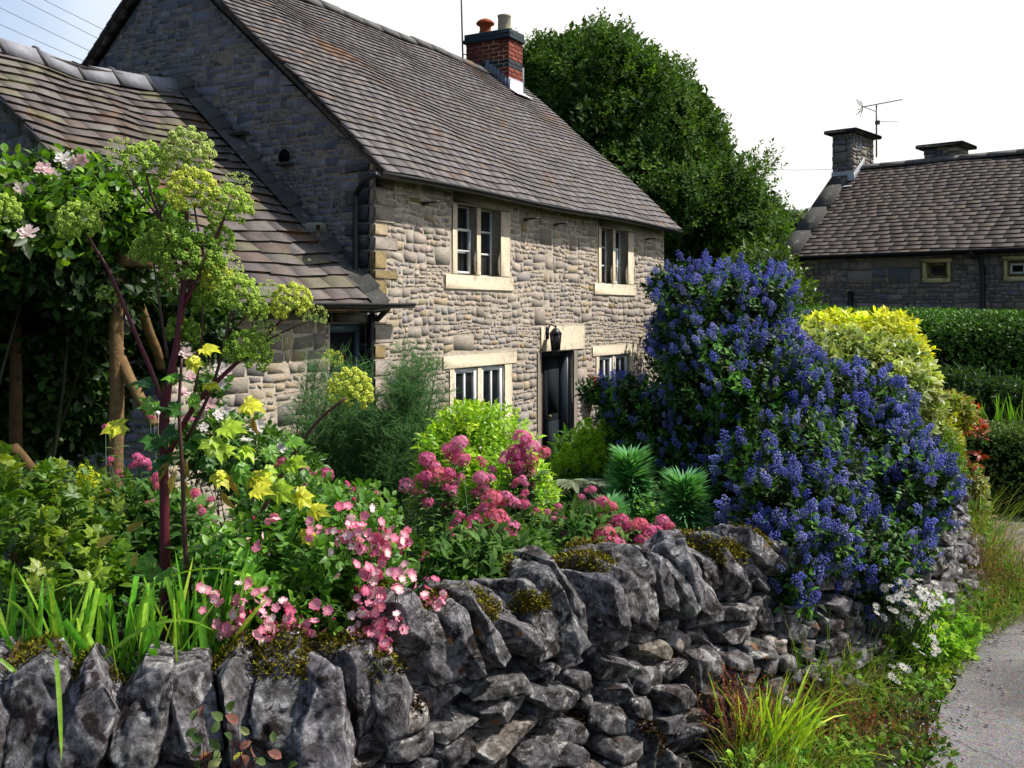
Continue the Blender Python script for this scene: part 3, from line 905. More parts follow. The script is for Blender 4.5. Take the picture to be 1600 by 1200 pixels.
o = g.build('handle', M['iron'], d); o.location = (.5, .165, .88); o.rotation_euler = (math.pi / 2, 0, 0)

# gutter, downpipe, brackets
blk = (.012, .013, .015)
g = G(); n = 26; V = []
for k in range(n + 1):
    t = -.25 + 8.7 * k / n; zz = 3.80 - .0 * t + .012 * math.sin(t * 1.3)
    for a in np.linspace(math.pi, 2 * math.pi, 7): V.append((t, -.25 + .06 * math.cos(a), zz + .06 * math.sin(a) + .03))
    for a in np.linspace(2 * math.pi, math.pi, 7): V.append((t, -.25 + .05 * math.cos(a), zz + .05 * math.sin(a) + .032))
fs = [(k * 14 + j, k * 14 + (j + 1) % 14, (k + 1) * 14 + (j + 1) % 14, (k + 1) * 14 + j) for k in range(n) for j in range(14)]
g.faces(V, fs + [tuple(range(14)), tuple(n * 14 + j for j in range(14))], blk)
g.build('gutter', M['iron'], cot, True)
g = G(); tube(g, [(-.26, -.24, 3.80), (-.25, -.1, 3.76), (-.09, .16, 3.66), (-.07, .2, 3.5), (-.07, .2, 2.6)], .032, blk, 10); 
g.build('downpipe', M['iron'], cot, True)
for t in (.85, 3.18, 4.05, 7.4):
    g = G(); tube(g, [(0, 0, 0), (0, -.17, .0), (0.09, -.2, .02)], .011, blk, 6, smooth=False); tube(g, [(.0, -.0, -.015), (.09, -.012, -.01)], .012, blk, 5, smooth=False)
    g.build('gutter_bracket', M['iron'], cot, loc=(t, -.02, 3.62))

# chimney: a part of the cottage
ch = empty_part('chimney', (7.4, DEP / 2 - .46, 0), cot)
cw, cd, zb, zt = .5, .92, 5.6, 7.42
g = G(); box(g, (.0, .0, zb), (cw, cd, zt), srgb('#8d7f74') * .5)
g.build('mortar_core', M['mortar'], ch)
g = G(); rb = np.random.default_rng(8); z = zb; row = 0
while z < zt - .01:
    blue = row in (17, 18) 
    for (axis, ln) in ((0, cw), (1, cd)):
        for side in (0, 1):
            a = -.11 * (row % 2)
            while a < ln:
                a0, a1 = max(0, a), min(ln, a + .215)
                if a1 - a0 > .03:
                    c_ = srgb('#3c4048') * rb.uniform(.6, .9) if blue else srgb('#8e4a3a') * rb.uniform(.55, .95)
                    if axis == 0:
                        y0, y1 = (-.008, .05) if side == 0 else (cd - .05, cd + .008)
                        bevbox(g, (a0 + (0 if a0 > 0 else -.008), y0, z), (a1 - .008 + (0 if a1 < ln else .016), y1, z + .066), c_, .004)
                    else:
                        x0, x1 = (-.0065, .05) if side == 0 else (cw - .05, cw + .0065)
                        bevbox(g, (x0, a0 + (0 if a0 > 0 else -.0065), z), (x1, a1 - .008 + (0 if a1 < ln else .0145), z + .066), c_, .004)
                a += .223
    z += .076; row += 1
g.build('brickwork', M['brick'], ch)
g = G(); bl = srgb('#39434a') * .7
bevbox(g, (-.05, -.05, zt - .005), (cw + .05, cd + .05, zt + .07), bl, .008); bevbox(g, (-.035, -.035, zt + .07), (cw + .035, cd + .035, zt + .17), bl * 1.15, .008)
g.build('cap', M['brick'], ch)
g = G(); lathe(g, [(.1, 0), (.13, .02), (.1, .05), (.12, .09), (.105, .12), (.11, .2), (.17, .23), (.175, .26), (.12, .31), (.03, .345)], (.25, .66, zt + .165), srgb('#b4552e') * .8)
o = g.build('chimney_pot', M['clay'], ch, True); o['label'] = 'squat terracotta mushroom chimney pot'
g = G(); lathe(g, [(.13, 0), (.125, .05), (.12, .3), (.13, .31), (.13, .34), (.10, .34), (.10, .1)], (.25, .24, zt + .165), srgb('#cdbfa2') * .8)
o = g.build('chimney_pot', M['clay'], ch, True); o['label'] = 'plain pale buff cylindrical chimney pot'
g = G()
# lead: stepped flashing on the near side, apron at the front
for k in range(7):
    y = -.0 + k * .075; zz = 4.05 + SL * (DEP / 2 - .46 + y); box(g, (-.022, y - .04, zz - .1), (-.012, y + .045, zz + .19 - .012 * (k % 3)), srgb('#8f9aa8') * .55)
for k in range(1):
    zz = 4.05 + SL * (DEP / 2 - .46)
    g.faces([(-.03, -.02, zz + .22), (cw + .03, -.02, zz + .22), (cw + .03, -.02, zz + .02), (-.03, -.02, zz + .02), (-.06, -.22, zz - .11), (cw + .06, -.22, zz - .11)], [(0, 3, 2, 1), (3, 4, 5, 2)], srgb('#e4e4ea') * .85)
    box(g, (cw + .012, -.03, zz - .1), (cw + .02, cd / 2, zz + .5), srgb('#c8ccd4') * .6)
g.build('flashing', M['lead'], ch)

def top_child_world(local, root=cot):
    c0, s0 = math.cos(RZ), math.sin(RZ); x, y, z = local
    return (HOUSE[0] + x * c0 - y * s0, HOUSE[1] + x * s0 + y * c0, HOUSE[2] + z)

# aerial mast strapped to the chimney
am = empty('aerial_mast', top_child_world((7.33, 3.62, 6.5)), 'thin tilted aerial pole bracketed to the brick chimney', 'aerial', RZ)
g = G(); tube(g, [(0, .02, .35), (-.03, .07, 2.6)], .018, (.12, .11, .12), 6, smooth=False); g.build('pole', M['iron'], am)
for zz in (.55, .72): g = G(); tube(g, [(0, .02, zz), (.06, -.03, zz)], .01, (.1, .09, .1), 5, smooth=False); g.build('bracket', M['iron'], am)

# ------------------------------------------------------------------ the lower wing built against the gable
wing = empty('stone_outbuilding', HOUSE, 'low stone wing with mossy stone tile roof built against the cottage gable', 'outbuilding', RZ)
WL, WS0, WE, WSL, WD = 2.85, .1, 2.58, .88, 5.84     # length, front face, eave z, slope, depth
def wz(s): return WE + WSL * min(s, WD - s)
whole = (-.60, .0 - .02, 0, 2.26)
g = G()
xw = lambda a, o, z: (a, WS0 - o, z)
face_holes(g, -WL + .1, -.02, -.2, WE + .02, [(-.60, -.03, 0, 2.26)], xw, mortar)
pts = [(-WL + .1, WS0, -.2), (-WL + .1, WS0, WE + .04), (-WL + .1, WD / 2, wz(WD / 2) - .08), (-WL + .1, WD - .1, WE + .04), (-WL + .1, WD - .1, -.2)]
g.faces(pts, [tuple(range(5))], mortar * .4)
g.faces([(-WL + .1, WD - .1, -.2), (-.02, WD - .1, -.2), (-.02, WD - .1, WE), (-WL + .1, WD - .1, WE)], [(1, 0, 3, 2)], mortar * .5)
g.build('mortar_bed', M['mortar'], wing)
g = G()
pal_wing = [(srgb('#aa9f90') * .85, 4), (srgb('#bbaa90') * .85, 3), (srgb('#989088') * .8, 3), (srgb('#c5b190') * .8, 1)]
stones(g, -WL + .1, -.03, -.1, WE + .02, [(-.62, -.02, 0, 2.48)], xw, 31, palette=pal_wing, band=(.2, .32), gap=.02, big=1.2)
stones(g, WS0, WD - .1, -.1, 5.1, [], lambda a, o, z: (-WL + .1 - o, a, z), 32, top=lambda a: wz(a) - .1, palette=pal_gable, band=(.16, .26), gap=.014)
g.build('wall', M['stonewall'], wing)
def sag_wing(t, b):
    u = (t + 1.35) / 1.5
    return -.13 * math.exp(-u * u) * (.35 + .65 * b / 4.2) + .018 * math.sin(t * 3.1 + b * 2.2) + .012 * math.sin(t * 7 - b * 4)
c2 = 1 / math.hypot(1, WSL); s2 = WSL * c2
def pw_f(t, b, c_): return (t, -.17 + b * c2 - c_ * s2, WE - .17 * WSL + b * s2 + c_ * c2)
def pw_b(t, b, c_): return (t, WD + .17 - b * c2 + c_ * s2, WE - .17 * WSL + b * s2 + c_ * c2)
WLN = (WD / 2 + .17) / c2
pal_wr = [(srgb('#7d7370') * .72, 4), (srgb('#8b8079') * .7, 3), (srgb('#8a7160') * .65, 1.0), (srgb('#8f8862') * .7, 1.2), (srgb('#77695f') * .6, 2), (srgb('#9a9288') * .65, 1.2)]
g = G()
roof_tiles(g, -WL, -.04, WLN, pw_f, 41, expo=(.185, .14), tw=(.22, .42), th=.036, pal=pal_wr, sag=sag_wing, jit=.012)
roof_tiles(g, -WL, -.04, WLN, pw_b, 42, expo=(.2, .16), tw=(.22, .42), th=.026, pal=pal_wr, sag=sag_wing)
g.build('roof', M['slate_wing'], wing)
g = G()
for pf in (pw_f, pw_b): g.faces([pf(-WL + .05, .02, -.06), pf(-.03, .02, -.06), pf(-.03, WLN, -.12), pf(-WL + .05, WLN, -.12)], [(0, 1, 2, 3)], (.02, .018, .015))
g.build('roof_lining', M['dark'], wing)
for pf in (pw_f, pw_b):
    g = G()
    for k in range(16):
        b0, b1 = WLN * k / 16, WLN * (k + 1) / 16 - .008
        x0, x1 = -WL - .0, -WL + .1
        sg = sag_wing(-WL, b0)
        q = [pf(x0, b0, -.07 + sg), pf(x1, b0, -.07 + sg), pf(x1, b1, -.07 + sg), pf(x0, b1, -.07 + sg), pf(x0, b0, -.004 + sg), pf(x1, b0, -.004 + sg), pf(x1, b1, -.004 + sg), pf(x0, b1, -.004 + sg)]
        g.faces(q, BOXF, srgb('#7b7466') * r.uniform(.5, .75))
    g.build('verge_pointing', M['stonewall'], wing)
# ridge stones: long slabs with raised joints
RW = WE + WSL * WD / 2; t = -WL - .02; ri = 0
while t < -.1:
    t2 = min(t + .46, -.03); g = G(); V = []
    za, zb_ = RW + sag_wing(t, WLN) + .07, RW + sag_wing(t2, WLN) + .07
    for tt, zz in ((0, za), (t2 - t - .012, zb_)):
        for (dy, dz) in ((-.2, -.2), (-.05, -.012), (0, .004), (.05, -.012), (.2, -.2), (.16, -.2), (0, -.06), (-.16, -.2)): V.append((tt, dy, zz - za + dz))
    fs = [(k, (k + 1) % 8, 8 + (k + 1) % 8, 8 + k) for k in range(8)] + [tuple(range(8))[::-1], tuple(range(8, 16))]
    g.faces(V, fs, srgb('#a09fa6') * rr.uniform(.75, .9))
    # raised mortar lip
    V = []
    for tt in (-.02, .015):
        for (dy, dz) in ((-.21, -.2), (-.05, .008), (0, .03), (.05, .008), (.21, -.2), (0, -.02)): V.append((tt, dy, dz))
    g.faces(V, [(k, (k + 1) % 6, 6 + (k + 1) % 6, 6 + k) for k in range(6)] + [tuple(range(6))[::-1], tuple(range(6, 12))], (.1, .1, .1))
    g.build('ridge_tile', M['slate'], wing, loc=(t, WD / 2, za)); t = t2; ri += 1
# mortar fillet where the roof meets the gable
g = G()
for k in range(20):
    b0, b1 = WLN * k / 20, WLN * (k + 1) / 20
    hgt = .10 + .03 * math.sin(k * 1.7)
    V = [pw_f(-.20, b0, .012), pw_f(-.20, b1, .012), pw_f(-.035, b1, hgt), pw_f(-.035, b0, hgt), pw_f(-.035, b0, -.05), pw_f(-.035, b1, -.05)]
    g.faces(V, [(0, 3, 2, 1), (0, 4, 3), (1, 2, 5)], srgb('#7c7a74') * r.uniform(.4, .6))
for b0 in (1.22,):
    q = pw_f(-.13, b0, .05); bevbox(g, (q[0] - .06, q[1] - .1, q[2] - .08), (q[0] + .1, q[1] + .12, q[2] + .08), srgb('#bdb398') * .7, .03)
g.build('mortar_fillet', M['stonewall'], wing)
g = G(); bevbox(g, (-.64, WS0 - .06, 2.27), (-.015, WS0 + .25, 2.46), srgb('#a8a396') * .75, .012)
g.build('lintel', M['dressed'], wing)
dd = empty_part('door', (-.60, WS0, 0), wing)
g = G(); bluegrey = srgb('#5f6f78') * .75
box(g, (0.003, .06, 0), (.05, .13, 2.255), bluegrey); box(g, (.5, .06, 0), (.565, .13, 2.255), bluegrey); box(g, (.05, .062, 2.17), (.5, .128, 2.256), bluegrey)
g.build('frame', M['iron'], dd)
g = G(); box(g, (.05, .1, .05), (.5, .12, 2.17), (.012, .014, .017)); box(g, (.10, .085, .2), (.45, .1, 1.0), (.018, .02, .024)); g.build('door_leaf', M['iron'], dd)
g = G()
V = []; n = 12
for k in range(n + 1):
    t = -WL + .02 + (WL + .38) * k / n; zz = 2.475
    for a in np.linspace(math.pi, 2 * math.pi, 7): V.append((t, -.20 + .055 * math.cos(a), zz + .055 * math.sin(a)))
    for a in np.linspace(2 * math.pi, math.pi, 7): V.append((t, -.20 + .045 * math.cos(a), zz + .045 * math.sin(a) + .002))
g.faces(V, [(k * 14 + j, k * 14 + (j + 1) % 14, (k + 1) * 14 + (j + 1) % 14, (k + 1) * 14 + j) for k in range(n) for j in range(14)] + [tuple(range(14)), tuple(n * 14 + j for j in range(14))], blk)
g.build('gutter', M['iron'], wing, True)
g = G(); tube(g, [(-.03, -.2, 2.42), (-.03, -.06, 2.3), (-.03, .02, 2.2), (-.03, .02, .0)], .03, blk, 9); g.build('downpipe', M['iron'], wing, True)

# wall lantern beside the door
ln = empty('wall_lantern', top_child_world((3.83, -.16, 1.98)), 'black glazed carriage lantern beside the cottage door lintel', 'lantern', RZ)
g = G(); lathe(g, [(.02, -.19), (.05, -.17), (.065, -.14), (.055, -.13)], (0, 0, 0), blk, 6); lathe(g, [(.085, .09), (.09, .1), (.05, .15), (.03, .17), (.012, .18), (.018, .2), (.004, .22)], (0, 0, 0), blk, 6)
for k in range(6):
    a = k * math.pi / 3; tube(g, [(.055 * math.cos(a), .055 * math.sin(a), -.135), (.078 * math.cos(a), .078 * math.sin(a), .095)], .007, blk, 4, smooth=False)
g.build('frame', M['iron'], ln)
g = G(); lathe(g, [(.05, -.13), (.072, .09)], (0, 0, 0), (.3, .3, .25), 6); g.build('pane', M['glass'], ln)
g = G(); tube(g, [(0, .02, .2), (0, .08, .22), (0, .13, .12)], .009, blk, 6); box(g, (-.03, .118, .02), (.03, .13, .2), blk); g.build('bracket', M['iron'], ln)
# small nest box with a clay tiled roof on the wall
nb = empty('nest_box', top_child_world((5.22, -.03, .98)), 'small wall nest box with orange clay roof beside the door', 'nest box', RZ)
g = G(); bevbox(g, (-.12, -.17, 0), (.12, 0, .3), srgb('#5b3a2c') * .6, .01); g.build('box', M['wood'], nb)
g = G(); g.faces([(-.17, -.22, .27), (.17, -.22, .27), (.17, 0, .27), (-.17, 0, .27), (0, -.22, .42), (0, 0, .42)], [(0, 1, 4), (0, 4, 5, 3), (1, 2, 5, 4), (0, 3, 2, 1), (2, 3, 5)], srgb('#b5603f') * .8); g.build('roof', M['clay'], nb)
g = G(); lathe(g, [(.001, 0), (.03, 0), (.03, .01)], (0, 0, 0), (.01, .01, .01), 12); o = g.build('entrance_hole', M['dark'], nb); o.location = (0, -.168, .18); o.rotation_euler = (math.pi / 2, 0, 0)

# ------------------------------------------------------------------ the long low house on the right
R0 = P(1238, 393, 22.0); RD = np.array([-.748, .664])        # direction going away to the left
RX = math.atan2(-.664, .748)      # local x runs toward the right end
rh = empty('long_stone_house', (R0[0], R0[1], 0), 'long single-storey stone house in shade beyond the tall hedge', 'house', RX)
RL, RDp, RE, RS = 13.0, 6.0, 2.85, .72
pal_r = [(srgb('#968e84') * .95, 4), (srgb('#88837e') * .9, 3), (srgb('#a89a86') * .9, 1.5), (srgb('#7d7f86') * .9, 2)]
def rt(px, py):      # local x and z on the front wall of that house
    rr_ = (px - 800) / F; c0, s0 = math.cos(RX), math.sin(RX)
    t = (rr_ * R0[1] - R0[0]) / (c0 - rr_ * s0); Y = R0[1] + t * s0
    return t, (485 - py) / F * Y + CAMZ
w1a, w1z = rt(1443, 439); w1b, w0z = rt(1484, 406); w2a, _ = rt(1570, 436); w2b, _ = rt(1612, 404)
rwin = [(w1a + .05, w1b - .05, w1z + .05, w0z - .05), (w2a + .05, w2b - .05, w1z + .05, w0z - .05)]
g = G(); face_holes(g, 0, RL, -.3, RE, rwin, xf_f, srgb('#8c8375') * .5)
g.faces([(0, 0, -.3), (0, 0, RE), (0, RDp / 2, RE + RS * RDp / 2), (0, RDp, RE), (0, RDp, -.3)], [(0, 1, 2, 3, 4)], srgb('#8c8375') * .5)
g.faces([(RL, 0, -.3), (RL, 0, RE), (RL, RDp / 2, RE + RS * RDp / 2), (RL, RDp, RE), (RL, RDp, -.3)], [(4, 3, 2, 1, 0)], srgb('#8c8375') * .5)
g.build('mortar_bed', M['mortar'], rh)
g = G()
stones(g, 0, RL, -.1, RE, [(h[0] - .1, h[1] + .1, h[2] - .1, h[3] + .1) for h in rwin], xf_f, 51, palette=pal_r, band=(.2, .36), gap=.016, big=1.4)
stones(g, 0, RDp, -.1, 5.2, [], xf_g, 52, top=lambda a: RE + RS * min(a, RDp - a) - .05, palette=pal_r, band=(.22, .36), gap=.016, big=1.4)
g.build('wall', M['stonewall'], rh)
c3 = 1 / math.hypot(1, RS); s3 = RS * c3
def pr_f(t, b, c_): return (t, -.2 + b * c3 - c_ * s3, RE + .03 - .2 * RS + b * s3 + c_ * c3)
def pr_b(t, b, c_): return (t, RDp + .2 - b * c3 + c_ * s3, RE + .03 - .2 * RS + b * s3 + c_ * c3)
RLN = (RDp / 2 + .2) / c3
pal_rr = [(srgb('#70625a') * .5, 4), (srgb('#77685f') * .48, 3), (srgb('#645750') * .46, 3), (srgb('#7d6a52') * .6, 1.2)]
g = G()
sg_r = lambda t, b: .02 * math.sin(t * .8) + .01 * math.sin(t * 2.6 + b * 2)
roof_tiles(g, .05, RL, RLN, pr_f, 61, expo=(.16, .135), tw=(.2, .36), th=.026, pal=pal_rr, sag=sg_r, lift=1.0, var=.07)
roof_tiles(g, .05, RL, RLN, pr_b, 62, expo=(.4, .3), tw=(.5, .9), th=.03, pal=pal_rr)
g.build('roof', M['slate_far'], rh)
g = G()
for pf in (pr_f, pr_b): g.faces([pf(0.05, 0, -.05), pf(RL, 0, -.05), pf(RL, RLN, -.05), pf(0.05, RLN, -.05)], [(0, 1, 2, 3)], (.02, .018, .015))
g.build('roof_lining', M['dark'], rh)
# coping along the gable verge
g = G(); nb_ = 4
for pf in (pr_f, pr_b):
    for k in range(nb_):
        b0, b1 = -.1 + (RLN + .1) * k / nb_, -.1 + (RLN + .1) * (k + 1) / nb_ - .01
        q = [pf(-.16, b0, -.12), pf(.22, b0, -.12), pf(.22, b1, -.12), pf(-.16, b1, -.12), pf(-.16, b0, .16), pf(.22, b0, .16), pf(.22, b1, .16), pf(-.16, b1, .16)]
        g.faces(q, BOXF, srgb('#6e6c66') * r.uniform(.48, .52))
bevbox(g, (-.14, -.42, RE - .2), (.24, .02, RE + .0), srgb('#5a564e') * .5, .03)
g.build('coping', M['stonewall'], rh)
g = G(); t = .2; RR = RE + .03 + RS * RDp / 2
while t < RL:
    t2 = min(RL, t + .6); V = []
    for tt in (t, t2 - .01):
        for (dy, dz) in ((-.2, -.05), (-.02, .075), (.02, .075), (.2, -.05)): V.append((tt, RDp / 2 + dy, RR + dz))
    g.faces(V, [(0, 1, 5, 4), (1, 2, 6, 5), (2, 3, 7, 6), (3, 0, 4, 7), (3, 2, 1, 0), (4, 5, 6, 7)], srgb('#8c8680') * rr.uniform(.5, .65)); t = t2
g.build('ridge', M['slate_far'], rh)
def stone_chimney(x0, x1, y0, y1, z0, z1, seed):
    c_ = empty_part('chimney', (x0, y0, 0), rh); W_, D_ = x1 - x0, y1 - y0
    g = G(); box(g, (0, 0, z0), (W_, D_, z1), srgb('#8c8375') * .45); g.build('mortar_core', M['mortar'], c_)
    g = G()
    for (ln_, fx) in ((W_, lambda a, o, z: (a, -o, z)), (W_, lambda a, o, z: (a, D_ + o, z)), (D_, lambda a, o, z: (-o, a, z)), (D_, lambda a, o, z: (W_ + o, a, z))):
        stones(g, 0, ln_, z0, z1, [], fx, seed, palette=pal_r, band=(.2, .3), gap=.015, depth=(.01, .025)); seed += 1
    g.build('stack', M['stonewall'], c_)
    g = G(); e = .16; bevbox(g, (-e, -e, z1), (W_ + e, D_ + e, z1 + .09), srgb('#4c4d48') * .45, .02)
    if z1 > RR + .5: pass
    g.build('cap_slab', M['stonewall'], c_)
    if z1 > RR + .5:
        g = G(); zz = RE + RS * y0
        g.faces([(-.02, -.03, zz + .3), (W_ + .03, -.03, zz + .3), (W_ + .06, -.03, zz), (-.02, -.03, zz), (W_ + .1, -.3, zz - .1), (-.02, -.3, zz - .12)], [(0, 3, 2, 1), (3, 5, 4, 2)], srgb('#d8dade') * .7)
        for k in range(8):
            y = k * D_ / 16; box(g, (W_ + .026, y, zz + RS * y - .02), (W_ + .036, y + D_ / 16, zz + RS * y + .28), srgb('#d8dade') * .6)
        g.build('flashing', M['lead'], c_)
stone_chimney(-.15, .34, RDp / 2 - .55, RDp / 2 + .7, 4.0, 5.82, 70)
stone_chimney(1.75, 2.5, RDp / 2 + .2, RDp / 2 + .9, 4.2, 5.36, 80)
ochf = srgb('#dcc98e')
for n_, h in enumerate(rwin):
    f = empty_part('window', (h[0], 0, h[2]), rh); W_, Hh = h[1] - h[0], h[3] - h[2]
    g = G()
    bevbox(g, (-.07, -.04, -.09), (W_ + .07, .2, 0), ochf, .01); bevbox(g, (-.1, -.04, Hh), (W_ + .1, .2, Hh + .08), ochf, .01)
    bevbox(g, (-.07, -.035, 0), (0, .2, Hh), ochf, .01); bevbox(g, (W_, -.035, 0), (W_ + .07, .2, Hh), ochf, .01)
    g.build('frame', M['dressed'], f)
    g = G(); bx_ = srgb('#9a8a5c') * .7
    for (p, q) in (((.0, .08, 0), (.05, .12, Hh)), ((W_ - .05, .08, 0), (W_, .12, Hh)), ((.05, .082, 0), (W_ - .05, .118, .05)), ((.05, .082, Hh - .05), (W_ - .05, .118, Hh))): box(g, p, q, bx_)
    o = g.build('sash', M['paint'], f)
    if n_ == 1:
        g2 = G()
        for (p, q) in (((.05, 0, 0), (.09, .03, Hh - .1)), ((W_ - .09, 0, 0), (W_ - .05, .03, Hh - .1)), ((.09, 0.002, 0), (W_ - .09, .028, .04)), ((.09, 0.002, Hh - .14), (W_ - .09, .028, Hh - .1))): box(g2, p, q, (.6, .6, .55))
        o = g2.build('casement', M['paint'], f); o.location = (0, .02, .05); o.rotation_euler = (math.radians(-14), 0, 0); o.location = (0, -.06, .05)
    g = G(); g.faces([(.0, .1, 0), (W_, .1, 0), (W_, .1, Hh), (0, .1, Hh)], [(0, 1, 2, 3)], (.1, .1, .1)); g.build('pane', M['glass'], f)
g = G()
V = []; n = 16
for k in range(n + 1):
    t = .1 + (RL - .1) * k / n; zz = RE - .07
    for a in np.linspace(math.pi, 2 * math.pi, 7): V.append((t, -.26 + .07 * math.cos(a), zz + .07 * math.sin(a)))
    for a in np.linspace(2 * math.pi, math.pi, 7): V.append((t, -.26 + .055 * math.cos(a), zz + .055 * math.sin(a) + .002))
g.faces(V, [(k * 14 + j, k * 14 + (j + 1) % 14, (k + 1) * 14 + (j + 1) % 14, (k + 1) * 14 + j) for k in range(n) for j in range(14)] + [tuple(range(14)), tuple(n * 14 + j for j in range(14))], blk)
g.build('gutter', M['iron'], rh, True)
dp, _ = rt(1532, 440); g = G(); tube(g, [(dp - .08, -.26, RE - .1), (dp - .08, -.25, RE - .2), (dp + .05, -.08, RE - .45), (dp + .05, -.07, 0)], .05, blk, 8); g.build('downpipe', M['iron'], rh, True)
dp, zz = rt(1330, 455); g = G(); tube(g, [(dp, -.06, zz), (dp, -.06, 0)], .055, blk, 8, smooth=False); g.build('downpipe', M['iron'], rh)
def rh_world(l):
    c0, s0 = math.cos(RX), math.sin(RX); return (R0[0] + l[0] * c0 - l[1] * s0, R0[1] + l[0] * s0 + l[1] * c0, l[2])
# television aerial on that chimney
ta = empty('tv_aerial', rh_world((.46, RDp / 2 + .6, 5.35)), 'television aerial on a pole beside the square stone chimney', 'aerial', RX)
ac = (.1, .1, .11)
g = G(); tube(g, [(0, 0, 0), (0, 0, 1.28)], .02, ac, 6, smooth=False); g.build('mast', M['iron'], ta)
g = G(); tube(g, [(-.38, 0, 1.28), (.62, 0, 1.33)], .012, ac, 5, smooth=False)
for k in range(10): tube(g, [(-.3 + k * .1, -.09, 1.285 + k * .004), (-.3 + k * .1, .09, 1.285 + k * .004)], .005, ac, 4, smooth=False)
tube(g, [(-.3, 0, 1.27), (-.05, 0, 1.14), (0, 0, 1.12)], .01, ac, 5, smooth=False)
g.build('boom', M['iron'], ta)
g = G()
for dz in (-.2, -.08, .08, .2): tube(g, [(-.4 - abs(dz) * .3, -.12, 1.28 + dz), (-.34, .0, 1.28 + dz * .3)], .007, ac, 4, smooth=False); tube(g, [(-.4 - abs(dz) * .3, .12, 1.28 + dz), (-.34, .0, 1.28 + dz * .3)], .007, ac, 4, smooth=False)
for dz in (-.18, .18): tube(g, [(-.34, 0, 1.28), (-.5, 0, 1.28 + dz)], .008, ac, 4, smooth=False)
g.build('reflector', M['iron'], ta)
g = G(); tube(g, [(0, 0, .85), (.12, 0, .86), (.55, 0, .8)], .007, ac, 4, smooth=False); bevbox(g, (-.03, -.03, .8), (.08, .03, .9), ac, .01); g.build('dipole', M['iron'], ta)

# ------------------------------------------------------------------ overhead wires
wires = [((-40, -62), (178, 49), 'topmost'), ((-40, -45), (170, 63), 'second from the top'), ((-40, -14), (165, 86), 'third from the top'), ((-40, 14), (150, 98), 'fourth from the top'), ((-40, 55), (165, 109), 'lowest')]
for (a, b, wlab) in wires:
    A, B = P(a[0] - 500, a[1] - (b[1] - a[1]) / (b[0] - a[0]) * 500, 24), P(b[0] + 300, b[1] + (b[1] - a[1]) / (b[0] - a[0]) * 300, 34)
    g = G(); mid = (A + B) / 2 - np.array([0, 0, .12]); tube(g, [A - A, mid - A, B - A], .011, (.25, .25, .27), 5)
    o = g.build('overhead_wire', M['iron'], loc=A); tag(o, 'overhead wire crossing the sky left of the gable, ' + wlab + ' of five', 'wire', 'overhead wires')
A, B = P(1120, 256, 45), P(1330, 264, 40); g = G(); tube(g, [A - A, (B - A) / 2 - np.array([0, 0, .15]), B - A], .01, (.45, .45, .47), 5)
tag(g.build('overhead_wire', M['iron'], loc=A), 'faint thin wire running from the big tree to the stone chimney', 'wire')
# ------------------------------------------------------------------ the drystone wall in front
def cube_grid(n):
    l = np.linspace(-1, 1, n + 1); V = []; F_ = []; idx = {}
    def vid(p):
        k = tuple(np.round(p, 5))
        if k not in idx: idx[k] = len(V); V.append(p)
        return idx[k]
    for ax in range(3):
        for sg in (-1, 1):
            o1, o2 = [(1, 2), (2, 0), (0, 1)][ax]
            for i in range(n):
                for j in range(n):
                    q = []
                    for (u, w_) in ((i, j), (i + 1, j), (i + 1, j + 1), (i, j + 1)):
                        p = [0, 0, 0]; p[ax] = sg; p[o1] = l[u]; p[o2] = l[w_]; q.append(vid(p))
                    F_.append(q if sg > 0 else q[::-1])
    return np.array(V, float), np.array(F_)
GRID = {n: cube_grid(n) for n in (7, 10, 16, 22, 34)}
def rock(dims, seed, n=10, rough=.05, cuts=9, taper=0, col=(1, 1, 1), hmin=.58):
    """one angular weathered stone; dims full size, centre at the origin"""
    r = np.random.default_rng(seed)
    V, Fc = GRID[n]; d = nrm(V)
    e = r.uniform(6, 14)
    s_ = (np.abs(d) ** e).sum(1) ** (-1 / e)
    p = d * s_[:, None]
    for k in range(cuts):
        nn_ = nrm(r.normal(size=3)); h = r.uniform(hmin, 1.2)
        dist = p @ nn_ - h; m = dist > 0
        p[m] -= nn_ * dist[m][:, None] * .98
    if taper: p[:, 0] *= 1 - taper * p[:, 2] * .5; p[:, 1] *= 1 - abs(taper) * .3 * p[:, 2]
    # bend the slab a little
    p[:, 0] += .07 * np.sin(p[:, 2] * 1.7 + r.uniform(0, 6)) + .08 * np.sin(p[:, 1] * 2 + r.uniform(0, 6))
    half = np.array(dims) / 2; q = p * half
    mn = half.min(); off = r.uniform(0, 90, 3)
    sd3 = nrm(r.normal(size=3) * np.array([1, .4, 1])); out = []
    for v in q:
        w1 = Vector(v * 16 + off); w2 = Vector(v * 45 + off)
        a_ = noise.noise(w1); st = float(v @ sd3) * 62 + 3.5 * a_; fr = st - math.floor(st)
        ledge = min(fr * 3, 1) * .55
        pit = max(0, noise.noise(Vector(v * 26 + off * 2)) - .22)
        out.append(a_ * .55 + .35 * noise.noise(w2) + .5 * ledge * (.5 + a_) - 2.2 * pit + .5 * (1 - abs(noise.noise(Vector(v * 9 + off)) * 3)))
    dsp = np.array(out)
    q = q + d * (dsp * rough * .28)[:, None]
    g = G(); g.add(q, Fc.ravel(), np.full(len(Fc), 4), col); return g, q
def place(rotm, loc, g): g.V = [v @ rotm.T + loc for v in g.V]

